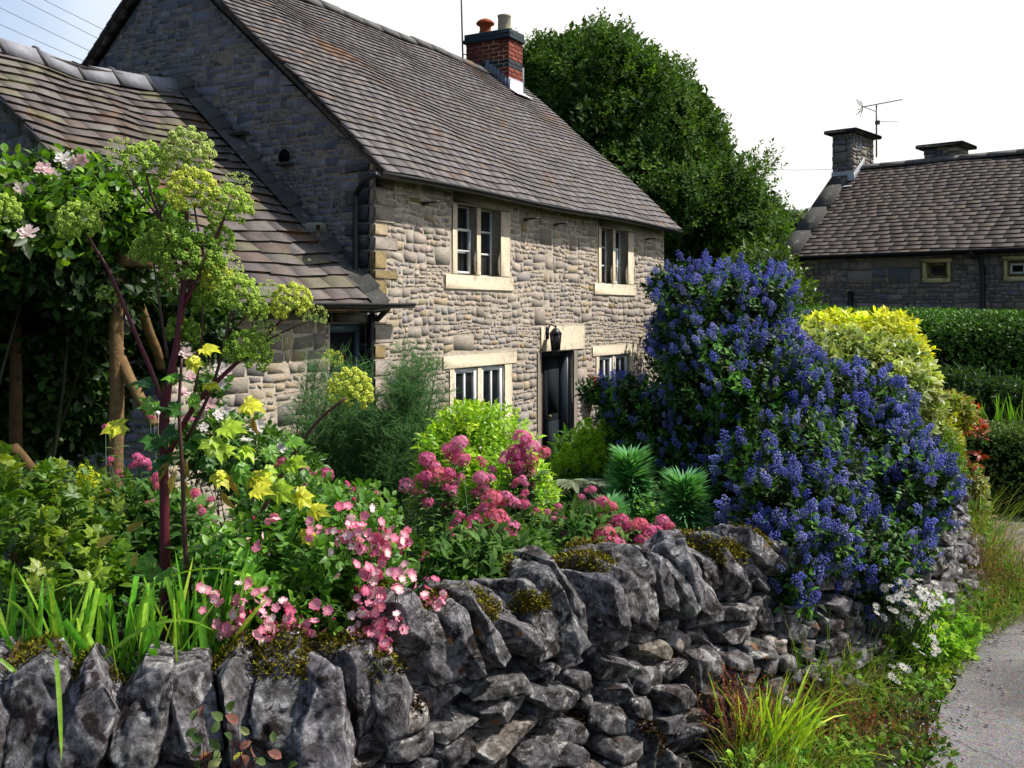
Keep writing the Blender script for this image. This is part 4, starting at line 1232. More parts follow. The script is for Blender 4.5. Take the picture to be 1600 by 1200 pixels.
dw = empty('drystone_wall', (0.5, 3.6, 0), 'mossy drystone limestone wall with upright coping stones in the foreground', 'garden wall')
off = np.array(dw.location)
WS = spline(WALL, 12); seg = np.linalg.norm(np.diff(WS, axis=0), axis=1); CUM = np.concatenate([[0], np.cumsum(seg)]); TOT = CUM[-1]
def wp(s):
    x, y = np.interp(s, CUM, WS[:, 0]), np.interp(s, CUM, WS[:, 1])
    x2, y2 = np.interp(min(s + .12, TOT), CUM, WS[:, 0]), np.interp(min(s + .12, TOT), CUM, WS[:, 1])
    x1, y1 = np.interp(max(s - .12, 0), CUM, WS[:, 0]), np.interp(max(s - .12, 0), CUM, WS[:, 1])
    t = nrm(np.array([x2 - x1, y2 - y1, 0])); return np.array([x, y, 0]), t, np.array([t[1], -t[0], 0])   # point, tangent, outward (road side)
S_STEP = None
def stop(s):
    """height of the top of the face below the coping"""
    p, _, _ = wp(s)
    return float(np.interp(p[0], [-2.6, -1.3, -.5, -.37, -.33, .1, .5, 1.0, 1.6, 2.2, 2.62, 2.9, 2.97], [.36, .36, .36, .38, .47, .48, .47, .47, .42, .38, .42, .42, .3]))
def gutter_(s): return 0
rw = np.random.default_rng(77)
# core of packed rubble, keeps the daylight out
g = G(); m = 60; V = []
for k in range(m + 1):
    s = TOT * k / m; p, t, o = wp(s); h = stop(s)
    for (dd_, zz) in ((-.06, -.25), (-.09, h + .12), (-.26, h + .1), (-.3, -.25)): V.append(p + o * (dd_ - .03) + np.array([0, 0, zz]))
fs = [(k * 4 + j, k * 4 + (j + 1) % 4, (k + 1) * 4 + (j + 1) % 4, (k + 1) * 4 + j) for k in range(m) for j in range(4)] + [(0, 1, 2, 3), (m * 4 + 3, m * 4 + 2, m * 4 + 1, m * 4)]
g.faces(V, fs, (.12, .1, .09)); world_child(g, 'rubble_core', M['dark'], dw)

MOSS = []     # patches (point, normal, radius, kind)
def stone_obj(name, dims, seed, loc, t, o, lean=0, roll=0, yaw=0, n=10, rough=.05, taper=0, col=(1, 1, 1), cuts=9):
    g, q = rock(dims, seed, n, rough, cuts, taper, col, .78 if name == 'wall_stone' else .66)
    me = g.mesh(name, M['limestone'], True)
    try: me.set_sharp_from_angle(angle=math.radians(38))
    except Exception: pass
    ob = bpy.data.objects.new(name, me); C.objects.link(ob); ob.parent = dw
    ang = math.atan2(t[1], t[0]) + yaw
    from mathutils import Euler, Matrix
    mt = Matrix.Rotation(ang, 3, 'Z') @ Matrix.Rotation(roll, 3, 'Y') @ Matrix.Rotation(lean, 3, 'X')
    ob.rotation_euler = mt.to_euler(); ob.location = tuple(loc - off)
    return ob, np.array(mt), q
# coping stones: slabs on edge leaning back to the right
s = .25; k = 0
while s < TOT - .1:
    p, t, o = wp(s); x = p[0]
    near_ = x < -.4
    th = rw.uniform(.09, .15) if near_ else rw.uniform(.075, .125)
    if x > 1.2: th *= 1.3
    hgt = rw.uniform(.30, .38) if near_ else rw.uniform(.24, .31)
    dep = rw.uniform(.30, .38)
    roll = rw.uniform(-.16, .14) if near_ else rw.uniform(-.5, -.15)
    if .95 < x < 1.25: roll = rw.uniform(-1.2, -.9)
    flat = rw.random() < .1 and not near_
    if x > 1.35: hgt *= .8
    zc = stop(s) + hgt * .42
    sc = s + th / 2; p, t, o = wp(sc)
    loc = p + o * (-.15 + rw.uniform(-.03, .03)) + np.array([0, 0, zc])
    tint = rw.uniform(.8, 1.2) * np.array([1, rw.uniform(.96, 1.0), rw.uniform(.97, 1.05)])
    tint = tint * (1.35 if near_ else 1.25)
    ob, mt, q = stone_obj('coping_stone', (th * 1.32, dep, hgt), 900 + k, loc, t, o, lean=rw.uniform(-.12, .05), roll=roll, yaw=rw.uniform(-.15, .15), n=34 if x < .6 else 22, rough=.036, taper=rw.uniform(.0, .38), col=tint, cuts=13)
    if rw.random() < .55 or -.75 < x < -.45: MOSS.append((loc, mt, q, 'top', k))
    s += th * rw.uniform(.9, 1.02); k += 1
NCOPE = k
# face stones, coursed
allst = []
for layer in range(10):
    z0 = -.12 + layer * .074
    s = .3 + rw.uniform(0, .1)
    while s < TOT - .05:
        L = rw.uniform(.10, .24) if rw.random() < .8 else rw.uniform(.06, .1); h = rw.uniform(.055, .095)
        top_ = stop(s)
        if z0 + .02 < top_:
            hh = min(h, top_ - z0 + .05); 
            if rw.random() < .1 and layer % 2 == 0 and z0 + .17 < top_: hh = .17
            allst.append((s, L, z0 + hh / 2, hh))
        s += L * rw.uniform(.96, 1.05)
def vis(st):
    p, t, o = wp(st[0] + st[1] / 2); Y = p[1]; x = 800 + F * p[0] / Y; y = 485 - F * (st[2] - CAMZ) / Y
    if not (-60 < x < 1680 and y < 1260): return 0
    return st[1] * st[3] * (F / Y) ** 2
allst.sort(key=lambda a: -vis(a))
allst = [a for a in allst if vis(a) > 0]
rest = G()
for k, (s, L, zc, hh) in enumerate(allst):
    p, t, o = wp(s + L / 2)
    loc = p + o * (-.11 + rw.uniform(-.035, .045) + (.42 - zc) * (.36 if p[0] > .2 else .15)) + np.array([0, 0, zc])
    tint = rw.uniform(.75, 1.3) * np.array([1, rw.uniform(.95, 1.0), rw.uniform(.93, 1.04)])
    if rw.random() < .13: tint = tint * np.array([1.5, 1.35, 1.15])
    dims = (L * 1.0, rw.uniform(.16, .26), hh * 1.0); roll = rw.uniform(-.16, .16) + (.12 if p[0] > 0 else 0); yaw = rw.uniform(-.22, .22)
    if k < 99:
        ob, mt, q = stone_obj('wall_stone', dims, 2000 + k, loc, t, o, roll=roll, yaw=yaw, n=22 if k < 60 else 16, rough=.026, col=tint, lean=rw.uniform(-.1, .1))
        if rw.random() < .3: MOSS.append((loc, mt, q, 'brown', 500 + k))
    else:
        gg, q = rock(dims, 2000 + k, 7, .05, 8, 0, tint, .78)
        from mathutils import Matrix
        mt = np.array(Matrix.Rotation(math.atan2(t[1], t[0]) + yaw, 3, 'Z') @ Matrix.Rotation(roll, 3, 'Y'))
        rest.add(gg.V[0] @ mt.T + loc, gg.L[0], gg.S[0], gg.C[0])
ob = world_child(rest, 'wall_stones', M['limestone'], dw, True); ob['kind'] = 'stuff'
# moss cushions grown from many small tufts
mossT = T_([(0, -.3, 0), (0, .3, 0), (1, 0, 0), (.15, 0, .35)], [(0, 1, 2), (0, 3, 2), (1, 2, 3)], [.6, .6, 1.2, .9])
for (loc, mt, q, kind, sd_) in MOSS:
    r = np.random.default_rng(sd_)
    Wd = q @ mt.T; nn_ = nrm(Wd)
    m_ = (nn_[:, 2] > .35) if kind == 'top' else (nn_[:, 2] > -.2)
    if not m_.any(): continue
    idx = np.where(m_)[0]; c0 = Wd[r.choice(idx)]; rad = r.uniform(.05, .13) if kind == 'top' else r.uniform(.03, .07)
    dist = np.linalg.norm(Wd - c0, axis=1) + .03 * waves(Wd * 30, sd_, .8)
    sel = np.where((dist < rad) & m_)[0]
    if len(sel) < 3: continue
    cnt = int(900 * (rad / .1) ** 2) + 60
    pick = sel[r.integers(0, len(sel), cnt)]
    pos = Wd[pick] + r.normal(size=(cnt, 3)) * .009 + loc + nn_[pick] * .002
    base = srgb('#8c9030') * .8 if kind == 'top' else srgb('#4a2c1c') * .45
    alt = srgb('#5a4018') * .6 if kind == 'top' else srgb('#6a5a20') * .4
    gm = G(); inst(gm, mossT, pos, nn_[pick] + r.normal(size=(cnt, 3)) * .6, r.normal(size=(cnt, 3)), r.uniform(.008, .016, cnt), vary(base, cnt, sd_, .35, alt, .5))
    world_child(gm, 'moss', M['leaf_matt'], dw)
# ------------------------------------------------------------------ trees and hedges
def tree(name, label, cat, blobs, n, m, size, L, col, alt, seed, trunk, mat='leaf', T=None, group=None, inner=True, lump=.2, rmin=.82, open_=1.0, up=.5, rnd=.4, altp=.3, limbs=10, trunk_col=(.06, .045, .035), fillscale=1.6, partname='crown', f=3.2, low=None):
    """trunk: (base point, radius)"""
    base, rad = trunk; base = np.asarray(base, float)
    root = empty(name, base, label, cat, group=group)
    T = T or rhombT()
    g = G(); tips, nn_ = crown(blobs, n, seed, rmin, lump, low=low, f=f)
    shoots(g, T, tips, nn_, m, L, size, col, seed + 1, up, rnd, open_, .25, alt, altp)
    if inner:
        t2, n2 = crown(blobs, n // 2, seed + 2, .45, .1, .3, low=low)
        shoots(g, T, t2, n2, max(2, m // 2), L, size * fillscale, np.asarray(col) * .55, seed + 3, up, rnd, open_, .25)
    world_child(g, partname, M[mat], root)
    r = np.random.default_rng(seed + 5); g = G()
    cen = np.mean([b[0] for b in blobs], 0); top = max(b[0][2] for b in blobs)
    fork = base + np.array([(cen[0] - base[0]) * .3, (cen[1] - base[1]) * .3, max(.1, (cen[2] - base[2]) * .35)])
    tube(g, [base, base * .5 + fork * .5 + r.normal(size=3) * rad * .4, fork], [rad * 1.25, rad, rad * .8], trunk_col, 10)
    world_child(g, 'trunk' if cat == 'tree' else 'stem', M['wood'], root, True)
    for k in range(limbs):
        b = blobs[k % len(blobs)]; tgt = b[0] + r.normal(size=3) * b[1] * .35
        g = G(); md = (fork + tgt) / 2 + r.normal(size=3) * np.linalg.norm(tgt - fork) * .1
        tube(g, [fork, md, tgt], [rad * .5, rad * .3, rad * .08], trunk_col, 6); world_child(g, 'limb' if cat == 'tree' else 'branch', M['wood'], root, True)
    return root

bt = [blob(930, 92, 30, 62, 36, 1.6), blob(900, 190, 30, 95, 120, 3), blob(965, 270, 30, 120, 130, 3), blob(1045, 250, 30, 85, 110, 2.6), blob(1075, 350, 29.5, 130, 110, 3), blob(1142, 385, 29.5, 72, 80, 2.4), blob(1110, 460, 29, 120, 80, 2.6), blob(1060, 175, 30, 42, 34, 1.2), blob(1105, 285, 30, 36, 70, 1.2), blob(1188, 385, 30, 32, 40, 1.),
      blob(850, 130, 30, 42, 60, 1.3), blob(965, 120, 30, 55, 50, 1.4), blob(1010, 150, 30, 50, 55, 1.3)]
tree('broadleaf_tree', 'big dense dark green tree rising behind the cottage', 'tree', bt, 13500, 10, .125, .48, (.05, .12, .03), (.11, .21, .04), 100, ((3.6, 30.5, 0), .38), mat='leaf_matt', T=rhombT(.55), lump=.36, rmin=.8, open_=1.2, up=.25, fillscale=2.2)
tree('distant_tree', 'small hazy tree far off between the big tree and the stone house', 'tree', [blob(1243, 352, 60, 16, 14, 1.2), blob(1228, 372, 60, 14, 14, 1), blob(1252, 385, 60, 18, 20, 1)], 500, 6, .35, .5, (.13, .2, .2), (.2, .26, .22), 120, ((16.9, 60, 0), .25), limbs=4)
tree('garden_tree', 'leafy green tree low behind the blue shrub and right of the cottage', 'tree', [blob(1180, 450, 16, 55, 60, 1), blob(1120, 480, 16, 60, 50, 1), blob(1215, 500, 15, 50, 70, 1)], 900, 8, .11, .25, (.06, .12, .03), (.12, .2, .05), 130, ((3.8, 15.6, 0), .1), limbs=5)

def hedge(name, label, path, halfw, top, seed, n, size, col, alt, round_=.35, low=0.0, m=5):
    """clipped hedge along a path: dense leaf shell over a dark twiggy core"""
    path = spline(path, 10); r = np.random.default_rng(seed)
    seg = np.linalg.norm(np.diff(path, axis=0), axis=1); cum = np.concatenate([[0], np.cumsum(seg)])
    root = empty(name, (path[0][0], path[0][1], 0), label, 'hedge')
    s = r.random(n) * cum[-1]; a = r.random(n)
    x = np.interp(s, cum, path[:, 0]); y = np.interp(s, cum, path[:, 1])
    x2 = np.interp(s + .2, cum, path[:, 0]); y2 = np.interp(s + .2, cum, path[:, 1]); x2[s > cum[-1] - .2] += 1e-3
    x1 = np.interp(s - .2, cum, path[:, 0]); y1 = np.interp(s - .2, cum, path[:, 1])
    t = nrm(np.stack([x2 - x1, y2 - y1, 0 * x], 1)); side = np.stack([t[:, 1], -t[:, 0], 0 * x], 1)
    H_ = top(s) if callable(top) else np.full(n, top)
    hw = halfw
    per = 2 * H_ + 2 * hw; u = a * per
    # profile: up the front, over the rounded top, down the back
    front = u < H_; back = u > H_ + 2 * hw; tp = ~front & ~back
    o = np.where(front, hw, np.where(back, -hw, hw - (u - H_))); z = np.where(front, u, np.where(back, per - u, H_))
    rr_ = round_; cxx = np.clip(np.abs(o) - (hw - rr_), 0, None); czz = np.clip(z - (H_ - rr_), 0, None)
    q = np.hypot(cxx, czz); sc = np.where(q > rr_, rr_ / np.maximum(q, 1e-6), 1)
    o2 = np.sign(o) * np.where(cxx > 0, (hw - rr_) + cxx * sc, np.abs(o)); z2 = np.where(czz > 0, (H_ - rr_) + czz * sc, z)
    nv = side * (np.sign(o) * np.where(front | back | (cxx > 0), np.maximum(cxx, .3 * (front | back)), 0))[:, None] + np.array([0, 0, 1.]) * np.where(tp, np.maximum(czz, .2), czz)[:, None]
    nv = nrm(nv + 1e-6)
    wob = .05 * waves(np.stack([x, y, z2], 1), seed, 1.2)
    p = np.stack([x, y, z2], 1) + side * o2[:, None] + nv * (wob - r.random(n) ** 2 * .1)[:, None]
    p[:, 2] += low
    g = G(); shoots(g, rhombT(.6), p, nv, m, size * 1.2, size, col, seed, .35, .5, 1.1, .25, alt, .3)
    world_child(g, 'foliage', M['leaf_dark'], root)
    g = G(); V = []
    for k in range(len(path)):
        t_ = nrm(path[min(k + 1, len(path) - 1)] - path[max(k - 1, 0)]); sd_ = np.array([t_[1], -t_[0]]); hh = (top(cum[k:k + 1])[0] if callable(top) else top)
        for (oo, zz) in ((hw * .82, -.1), (hw * .82, hh - round_), (hw * .5, hh - .12), (-hw * .5, hh - .12), (-hw * .82, hh - round_), (-hw * .82, -.1)): V.append((*(path[k] + sd_ * oo), zz + low))
    fs = [(k * 6 + j, k * 6 + (j + 1) % 6, (k + 1) * 6 + (j + 1) % 6, (k + 1) * 6 + j) for k in range(len(path) - 1) for j in range(6)] + [tuple(range(6)), tuple((len(path) - 1) * 6 + j for j in range(6))]
    g.faces(V, fs, (.01, .016, .006)); world_child(g, 'twig_core', M['dark'], root)
    return root
hedge('tall_hedge', 'tall clipped dark green hedge with sunlit rounded top before the long stone house', np.array([(2.6, 13.2), (4.2, 12.2), (6.0, 10.9), (8.2, 9.9), (11.5, 9.3)]), .85, lambda s: 1.60 - .012 * s, 200, 30000, .042, (.055, .15, .025), (.10, .24, .035), round_=.5, m=4)
hedge('low_hedge', 'low clipped leafy hedge beside the path at the right edge', np.array([(3.66, 8.3), (3.98, 8.0), (4.8, 7.75), (6.5, 7.6)]), .36, .70, 210, 9000, .032, (.07, .14, .035), (.13, .22, .07), round_=.18, m=4)

# ------------------------------------------------------------------ generic border plants
def leafy(name, label, cat, blobs, n, m, size, L, col, alt, seed, mat='leaf', T=None, base=None, group=None, inner=True, stems=14, stemcol=(.05, .09, .02), lump=.2, rmin=.75, up=.5, rnd=.4, open_=1., altp=.35, stemr=.004, szv=.3, droop=0., low=None):
    cen = np.mean([b[0] for b in blobs], 0)
    if base is None: base = gpt(cen[0], cen[1])
    root = empty(name, base, label, cat, group=group)
    g = G(); tips, nn_ = crown(blobs, n, seed, rmin, lump, low=low)
    shoots(g, T or leafT(), tips, nn_, m, L, size, col, seed + 1, up, rnd, open_, .25, alt, altp, szv, droop)
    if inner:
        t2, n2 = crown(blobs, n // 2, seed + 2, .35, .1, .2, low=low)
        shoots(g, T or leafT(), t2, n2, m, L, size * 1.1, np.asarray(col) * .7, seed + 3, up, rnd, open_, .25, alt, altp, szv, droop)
    world_child(g, 'foliage', M[mat], root)
    if stems:
        r = np.random.default_rng(seed + 9); k = r.integers(0, len(tips), stems); g = G()
        b = np.array(root.location); a = b + np.c_[r.normal(size=(stems, 2)) * .04, np.zeros(stems)]
        sticks(g, a, tips[k], stemr, stemcol, 4, .06, seed); world_child(g, 'stems', M['stem'], root)
    return root, tips, nn_

# blue ceanothus spilling over the wall
CE = [blob(1122, 508, 5.9, 92, 78, .42), blob(1052, 448, 6.0, 32, 26, .15), blob(1185, 475, 5.9, 54, 48, .28), blob(1165, 610, 5.6, 110, 95, .5), blob(1015, 655, 6.0, 72, 52, .28), blob(928, 610, 6.2, 22, 8, .08), blob(972, 622, 6.15, 40, 22, .15), blob(1285, 645, 5.3, 108, 66, .42), blob(1075, 690, 5.8, 75, 75, .35),
      blob(1350, 725, 5.1, 95, 80, .4), blob(1240, 730, 4.8, 95, 80, .4), blob(1400, 775, 4.9, 68, 78, .33), blob(1245, 815, 4.4, 88, 78, .3), blob(1335, 875, 4.5, 76, 74, .24), blob(1222, 885, 4.15, 46, 54, .16), blob(1400, 850, 4.65, 46, 52, .2), blob(1362, 935, 4.4, 30, 32, .1), blob(1050, 545, 6.0, 30, 50, .2), blob(1235, 930, 4.1, 26, 26, .09), blob(1130, 760, 5.3, 50, 60, .25)]
cbase = gpt(1.75, 5.35)
ce = empty('blue_ceanothus', cbase, 'large shrub smothered in deep blue flower heads spilling over the stone wall', 'shrub')
g = G(); tips, nn_ = crown(CE, 6000, 301, .82, .27, f=5.0)
shoots(g, leafT(.5, .15, .1, (0, .9, .8, 0)), tips, nn_, 9, .085, .034, (.035, .11, .022), 302, .55, .35, 1.1, .25, (.09, .26, .04), .35)
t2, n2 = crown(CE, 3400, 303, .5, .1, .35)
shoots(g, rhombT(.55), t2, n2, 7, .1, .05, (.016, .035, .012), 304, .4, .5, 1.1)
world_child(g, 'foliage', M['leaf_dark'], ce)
r = np.random.default_rng(305)
for k in range(13):
    b = CE[k]; g = G(); tgt = b[0] + r.normal(size=3) * b[1] * .3; md = (cbase + tgt) / 2 + r.normal(size=3) * .1
    tube(g, [cbase + r.normal(size=3) * .03, md, tgt], [.03, .016, .005], (.07, .05, .04), 6); world_child(g, 'branch', M['wood'], ce, True)
k = r.choice(len(tips), 170); sd_ = nrm(nn_[k] + np.array([0, 0, .55]) + r.normal(size=(170, 3)) * .35); st_ = r.uniform(.06, .2, (170, 1)); g = G()
sticks(g, tips[k], tips[k] + sd_ * st_, .0022, (.1, .12, .05), 4, .08, 3)
for j in range(9):
    q_ = tips[k] + sd_ * st_ * (j + 1) / 9; inst(g, leafT(.5, .15, .1, (0, .9, .8, 0)), q_, nrm(sd_ * .6 + r.normal(size=(170, 3)) * .7), sd_, .03, vary((.07, .2, .035), 170, j, .25))
world_child(g, 'stray_shoots', M['leaf_dark'], ce)['kind'] = 'stuff'
fh = G(); rr2 = np.random.default_rng(3)
dd3 = nrm(rr2.normal(size=(64, 3))) * np.array([.62, .62, 1.15]) * rr2.uniform(.55, 1.15, (64, 1)) + np.array([0, 0, .5])
inst(fh, octaT((1, 1, 1, 1, 1.4, .6)), dd3, nrm(rr2.normal(size=(64, 3))), rr2.normal(size=(64, 3)), rr2.uniform(.10, .19, 64), vary((1, 1, 1), 64, 4, .32))
FH = asT(fh)
sel = np.arange(len(tips)); r.shuffle(sel)
lightdir = nn_ @ nrm(np.array([-.1, -.8, .5]))
den = waves(tips * 1.0, 306, 4.5)
keep = (r.random(len(tips)) < np.clip(.48 + .48 * den + .12 * lightdir, .02, .95)) & (lightdir > -.45)
fp = tips[keep] + nn_[keep] * .035 + np.array([0, 0, .02]); fn = nn_[keep]
fa = nrm(fn * .6 + np.array([0, 0, .7]) + r.normal(size=fn.shape) * .35)
fs_ = r.uniform(.014, .034, len(fp)); fc = vary(srgb('#7c86d8'), len(fp), 307, .3, srgb('#b4baf0'), .35)
vis_ = -fp[:, 1] + .0 * fs_
order = np.argsort(-(fs_ / fp[:, 1] * (lightdir[keep] > .1)))
from mathutils import Matrix
def mesh_variants(T, cols, mat, name, scale=1):
    out = []
    for c_ in cols:
        g = G(); inst(g, (T[0], T[1], T[2], T[3]), np.zeros((1, 3)), (1, 0, 0), (0, 0, 1), scale, np.asarray(c_)); out.append(g.mesh(name, mat, False))
    return out
def flower_objs(root, name, meshes, pos, zdir, sc, seed, label=None):
    """individual flower heads as parts; mesh data shared"""
    r = np.random.default_rng(seed); off = np.array(root.location)
    proto = [bpy.data.objects.new(name, me) for me in meshes]
    for k in range(len(pos)):
        o = proto[k % len(proto)].copy() if k >= len(proto) else proto[k]
        C.objects.link(o); o.parent = root
        q = Vector(zdir[k]).to_track_quat('Z', 'Y').to_euler(); o.rotation_euler = q; o.rotation_euler.rotate_axis('Z', r.uniform(0, 6.28))
        o.location = tuple(pos[k] - off); o.scale = (float(sc[k]),) * 3
fmesh = mesh_variants(FH, [srgb('#757dca'), srgb('#8289cf'), srgb('#656fc0'), srgb('#a8ade2')], M['petal'], 'flower_head')
flower_objs(ce, 'flower_head', fmesh, fp[order[:100]], fa[order[:100]], fs_[order[:100]] * 1.1, 308)
g = G(); o_ = order[100:]
# template z is the head axis: feed axis as "up"
def inst_z(g, T, pos, zd, sc, col, seed=0):
    r = np.random.default_rng(seed); x = np.cross(zd, r.normal(size=zd.shape)); inst(g, T, pos, x, zd, sc, col)
inst_z(g, FH, fp[o_], fa[o_], fs_[o_], fc[o_], 309)
ob = world_child(g, 'flower_heads', M['petal'], ce); ob['kind'] = 'stuff'

# variegated and golden shrubs behind it
leafy('variegated_shrub', 'cream and green variegated shrub between the blue shrub and the tall hedge', 'shrub', [blob(1330, 600, 6.6, 88, 70, .4), blob(1385, 615, 6.4, 58, 70, .35), blob(1270, 570, 6.7, 50, 50, .25), blob(1425, 650, 6.3, 30, 50, .2)], 1150, 8, .068, .11, (.46, .56, .30), (.17, .30, .09), 320, T=T_(leafT(.5, .25, .12)[0], [(0, 1, 2), (0, 2, 3), (1, 4, 5, 2), (2, 5, 6, 3), (4, 7, 8, 5), (5, 8, 9, 6), (7, 10, 8), (8, 10, 9)], [.8, 1.15, .5, 1.15, 1.15, .45, 1.15, 1.1, .5, 1.1, 1.1]), altp=.35, base=gpt(3.0, 6.75), low=.1)
leafy('golden_shrub', 'bright yellow-leaved shrub rising above the variegated shrub', 'shrub', [blob(1388, 522, 7.0, 44, 30, .18), blob(1310, 508, 7.0, 55, 14, .14), blob(1405, 560, 6.9, 45, 30, .18), blob(1360, 540, 7, 30, 30, .15)], 420, 8, .05, .08, (.62, .68, .06), (.42, .58, .07), 330, T=leafT(.45), base=gpt(3.2, 7.1), stems=20)
leafy('lime_shrub', 'lime yellow foliage plant at the wall end beneath the variegated shrub', 'shrub', [blob(1482, 645, 6.7, 35, 28, .15), blob(1455, 690, 6.4, 40, 45, .2)], 240, 7, .05, .07, (.32, .36, .04), (.2, .33, .05), 340, base=gpt(3.05, 6.95))
rr_, tp_, nv_ = leafy('red_tipped_shrub', 'shrub with coppery red young leaves at the end of the wall', 'shrub', [blob(1490, 660, 6.9, 35, 35, .15), blob(1510, 700, 6.8, 24, 45, .12)], 90, 6, .06, .07, (.36, .055, .03), (.32, .14, .04), 350, base=gpt(3.1, 7.05), altp=.4, inner=False)
leafy('feathery_green_shrub', 'soft fresh green bushy plant draping over the wall end', 'plant', [blob(1465, 720, 6.2, 36, 55, .18), blob(1478, 780, 6.1, 22, 50, .12)], 420, 8, .03, .06, (.10, .22, .03), (.2, .32, .05), 360, base=gpt(2.75, 6.25), T=rhombT(.3))
leafy('bracken_clump', 'dark green ferny growth in the shade under the tall hedge', 'plant', [blob(1505, 618, 9.0, 45, 30, .3), blob(1560, 625, 9.0, 45, 24, .3)], 260, 8, .09, .16, (.03, .075, .03), (.05, .11, .05), 370, T=rhombT(.25), base=gpt(4.4, 9.1), low=.0)
leafy('ivy_clump', 'pale variegated ivy climbing the end of the garden wall', 'ivy', [blob(1528, 800, 6.75, 14, 55, .08), blob(1518, 760, 6.8, 12, 30, .07)], 150, 5, .035, .05, (.32, .36, .22), (.12, .2, .08), 380, base=np.array([3.13, 6.9, 0]), T=leafT(.8))

# ------------------------------------------------------------------ pergola with the climbing rose
pg = empty('rustic_pergola', gpt(-2.35, 5.5), 'rustic larch pole pergola with round posts and diagonal braces', 'pergola')
pole = srgb('#9a7a52') * .75
def pole_(name, a, b, r0, col=pole):
    g = G(); n = 6; pts = [np.array(a) * (1 - k / n) + np.array(b) * k / n + (np.random.default_rng(int(abs(a[0] * 100)) + k)  .normal(size=3) * .003 if 0 < k < n else 0) for k in range(n + 1)]
    tube(g, pts, np.linspace(r0 * 1.05, r0 * .92, n + 1), col, 12); return world_child(g, name, M['wood'], pg, True)
def gb(x, y, Y, z0=None): q = P(x, y, Y); return q
def post(x, y, Y, r0, col=pole): q = P(x, y, Y); pole_('post', (q[0], q[1], float(gz(q[0], q[1])) - .05), q, r0, col)
post(181, 405, 5.3, .040); post(24, 345, 5.35, .034, pole * .35); post(-55, 330, 6.2, .05)
post(255, 415, 6.6, .035)
pole_('brace', P(196, 410, 5.4), P(252, 575, 6.0), .03); pole_('brace', P(188, 560, 5.32), P(240, 665, 5.2), .03); pole_('brace', P(20, 700, 4.95), P(110, 800, 5.2), .03, pole * .7)
pole_('rail', P(-60, 395, 4.9), P(238, 411, 5.35), .034, srgb('#8d7350') * .6); pole_('rail', P(-60, 335, 6.3), P(290, 400, 6.6), .034)
pole_('crossbar', P(20, 385, 4.8), P(-20, 345, 6.4), .03); pole_('crossbar', P(190, 402, 5.2), P(255, 405, 6.7), .03)
CR = [blob(60, 370, 5.2, 110, 75, .55), blob(185, 345, 5.4, 72, 46, .5), blob(120, 305, 5.5, 80, 42, .4), blob(250, 360, 5.8, 26, 20, .2), blob(25, 330, 5.2, 70, 55, .4), blob(150, 440, 5.4, 60, 60, .4),
      blob(-10, 480, 5.6, 80, 110, .5), blob(95, 520, 5.9, 75, 120, .5), blob(40, 620, 6.0, 95, 90, .5), blob(130, 620, 6.2, 50, 90, .3), blob(325, 500, 6.2, 30, 60, .2), blob(245, 520, 6.3, 30, 70, .2), blob(-40, 400, 5.2, 90, 90, .5)]
crose = empty('climbing_rose', gpt(-3.1, 5.6), 'dense climbing rose with pale pink blooms smothering the rustic pergola', 'climbing rose')
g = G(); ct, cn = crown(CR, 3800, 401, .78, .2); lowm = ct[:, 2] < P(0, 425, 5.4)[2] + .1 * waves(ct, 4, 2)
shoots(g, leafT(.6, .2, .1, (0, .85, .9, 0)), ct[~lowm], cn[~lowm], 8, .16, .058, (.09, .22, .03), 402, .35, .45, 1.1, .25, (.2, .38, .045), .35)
gd_ = G(); shoots(gd_, leafT(.6, .2, .1, (0, .85, .9, 0)), ct[lowm], cn[lowm], 8, .16, .058, (.018, .05, .012), 412, .35, .45, 1.1, .25, (.03, .085, .018), .3); world_child(gd_, 'shade_tinted_foliage', M['leaf_dark'], crose)  # lower leaves coloured near-black: the crown's shade is put into the leaf colour
t2, n2 = crown(CR, 3000, 403, .4, .1, .3); shoots(g, rhombT(.65), t2, n2, 6, .16, .075, (.02, .05, .012), 404, .3, .5, 1.1)
world_child(g, 'foliage', M['leaf'], crose)
r = np.random.default_rng(405); base = np.array(crose.location)
for k in range(3):
    g = G(); b = CR[k]; tube(g, [base + r.normal(size=3) * np.array([.1, .1, 0]), (base + b[0]) / 2 + r.normal(size=3) * .15, b[0]], [.016, .011, .005], (.03, .035, .015), 6); world_child(g, 'stem', M['stem'], crose, True)
# full double bloom: rings of cupped petals
def bloomT(rings=((5, 1., .35, .5), (5, .78, .55, .5), (4, .5, .75, .55)), shades=(1., .97, .9)):
    g = G()
    for (n, rad, cup, wd), sh in zip(rings, shades):
        Tt = floretT(n, cup, wd * 2.2 / n * 2, .75, 1.0, .08); V = Tt[0].copy(); a = rad * 1.7; c0, s0 = math.cos(a), math.sin(a)
        V = V * rad; V = np.c_[V[:, 0] * c0 - V[:, 1] * s0, V[:, 0] * s0 + V[:, 1] * c0, V[:, 2] + (1 - rad) * .12]
        g.add(V, Tt[1], Tt[2], np.repeat(Tt[3], 3, 1) * sh)
    return asT(g)
BL = bloomT()
rosem = mesh_variants(BL, [srgb('#fbe6e0'), srgb('#f8d2d4'), srgb('#fffaf2')], M['petal'], 'rose_bloom')
rb_px = [(75, 272, 5.0), (68, 266, 5.0), (82, 276, 5.02), (35, 298, 4.8), (28, 306, 4.82), (100, 250, 5.1), (118, 254, 5.1), (130, 250, 5.1), (110, 260, 5.1), (45, 366, 4.6), (240, 328, 5.2), (286, 540, 5.9), (290, 552, 5.9), (284, 614, 5.6), (344, 578, 5.7), (352, 584, 5.7), (328, 632, 5.5), (312, 632, 5.5), (318, 650, 5.5), (20, 290, 4.85), (240, 640, 5.4), (214, 300, 5.2), (300, 590, 5.7), (340, 650, 5.6), (405, 665, 5.8)]
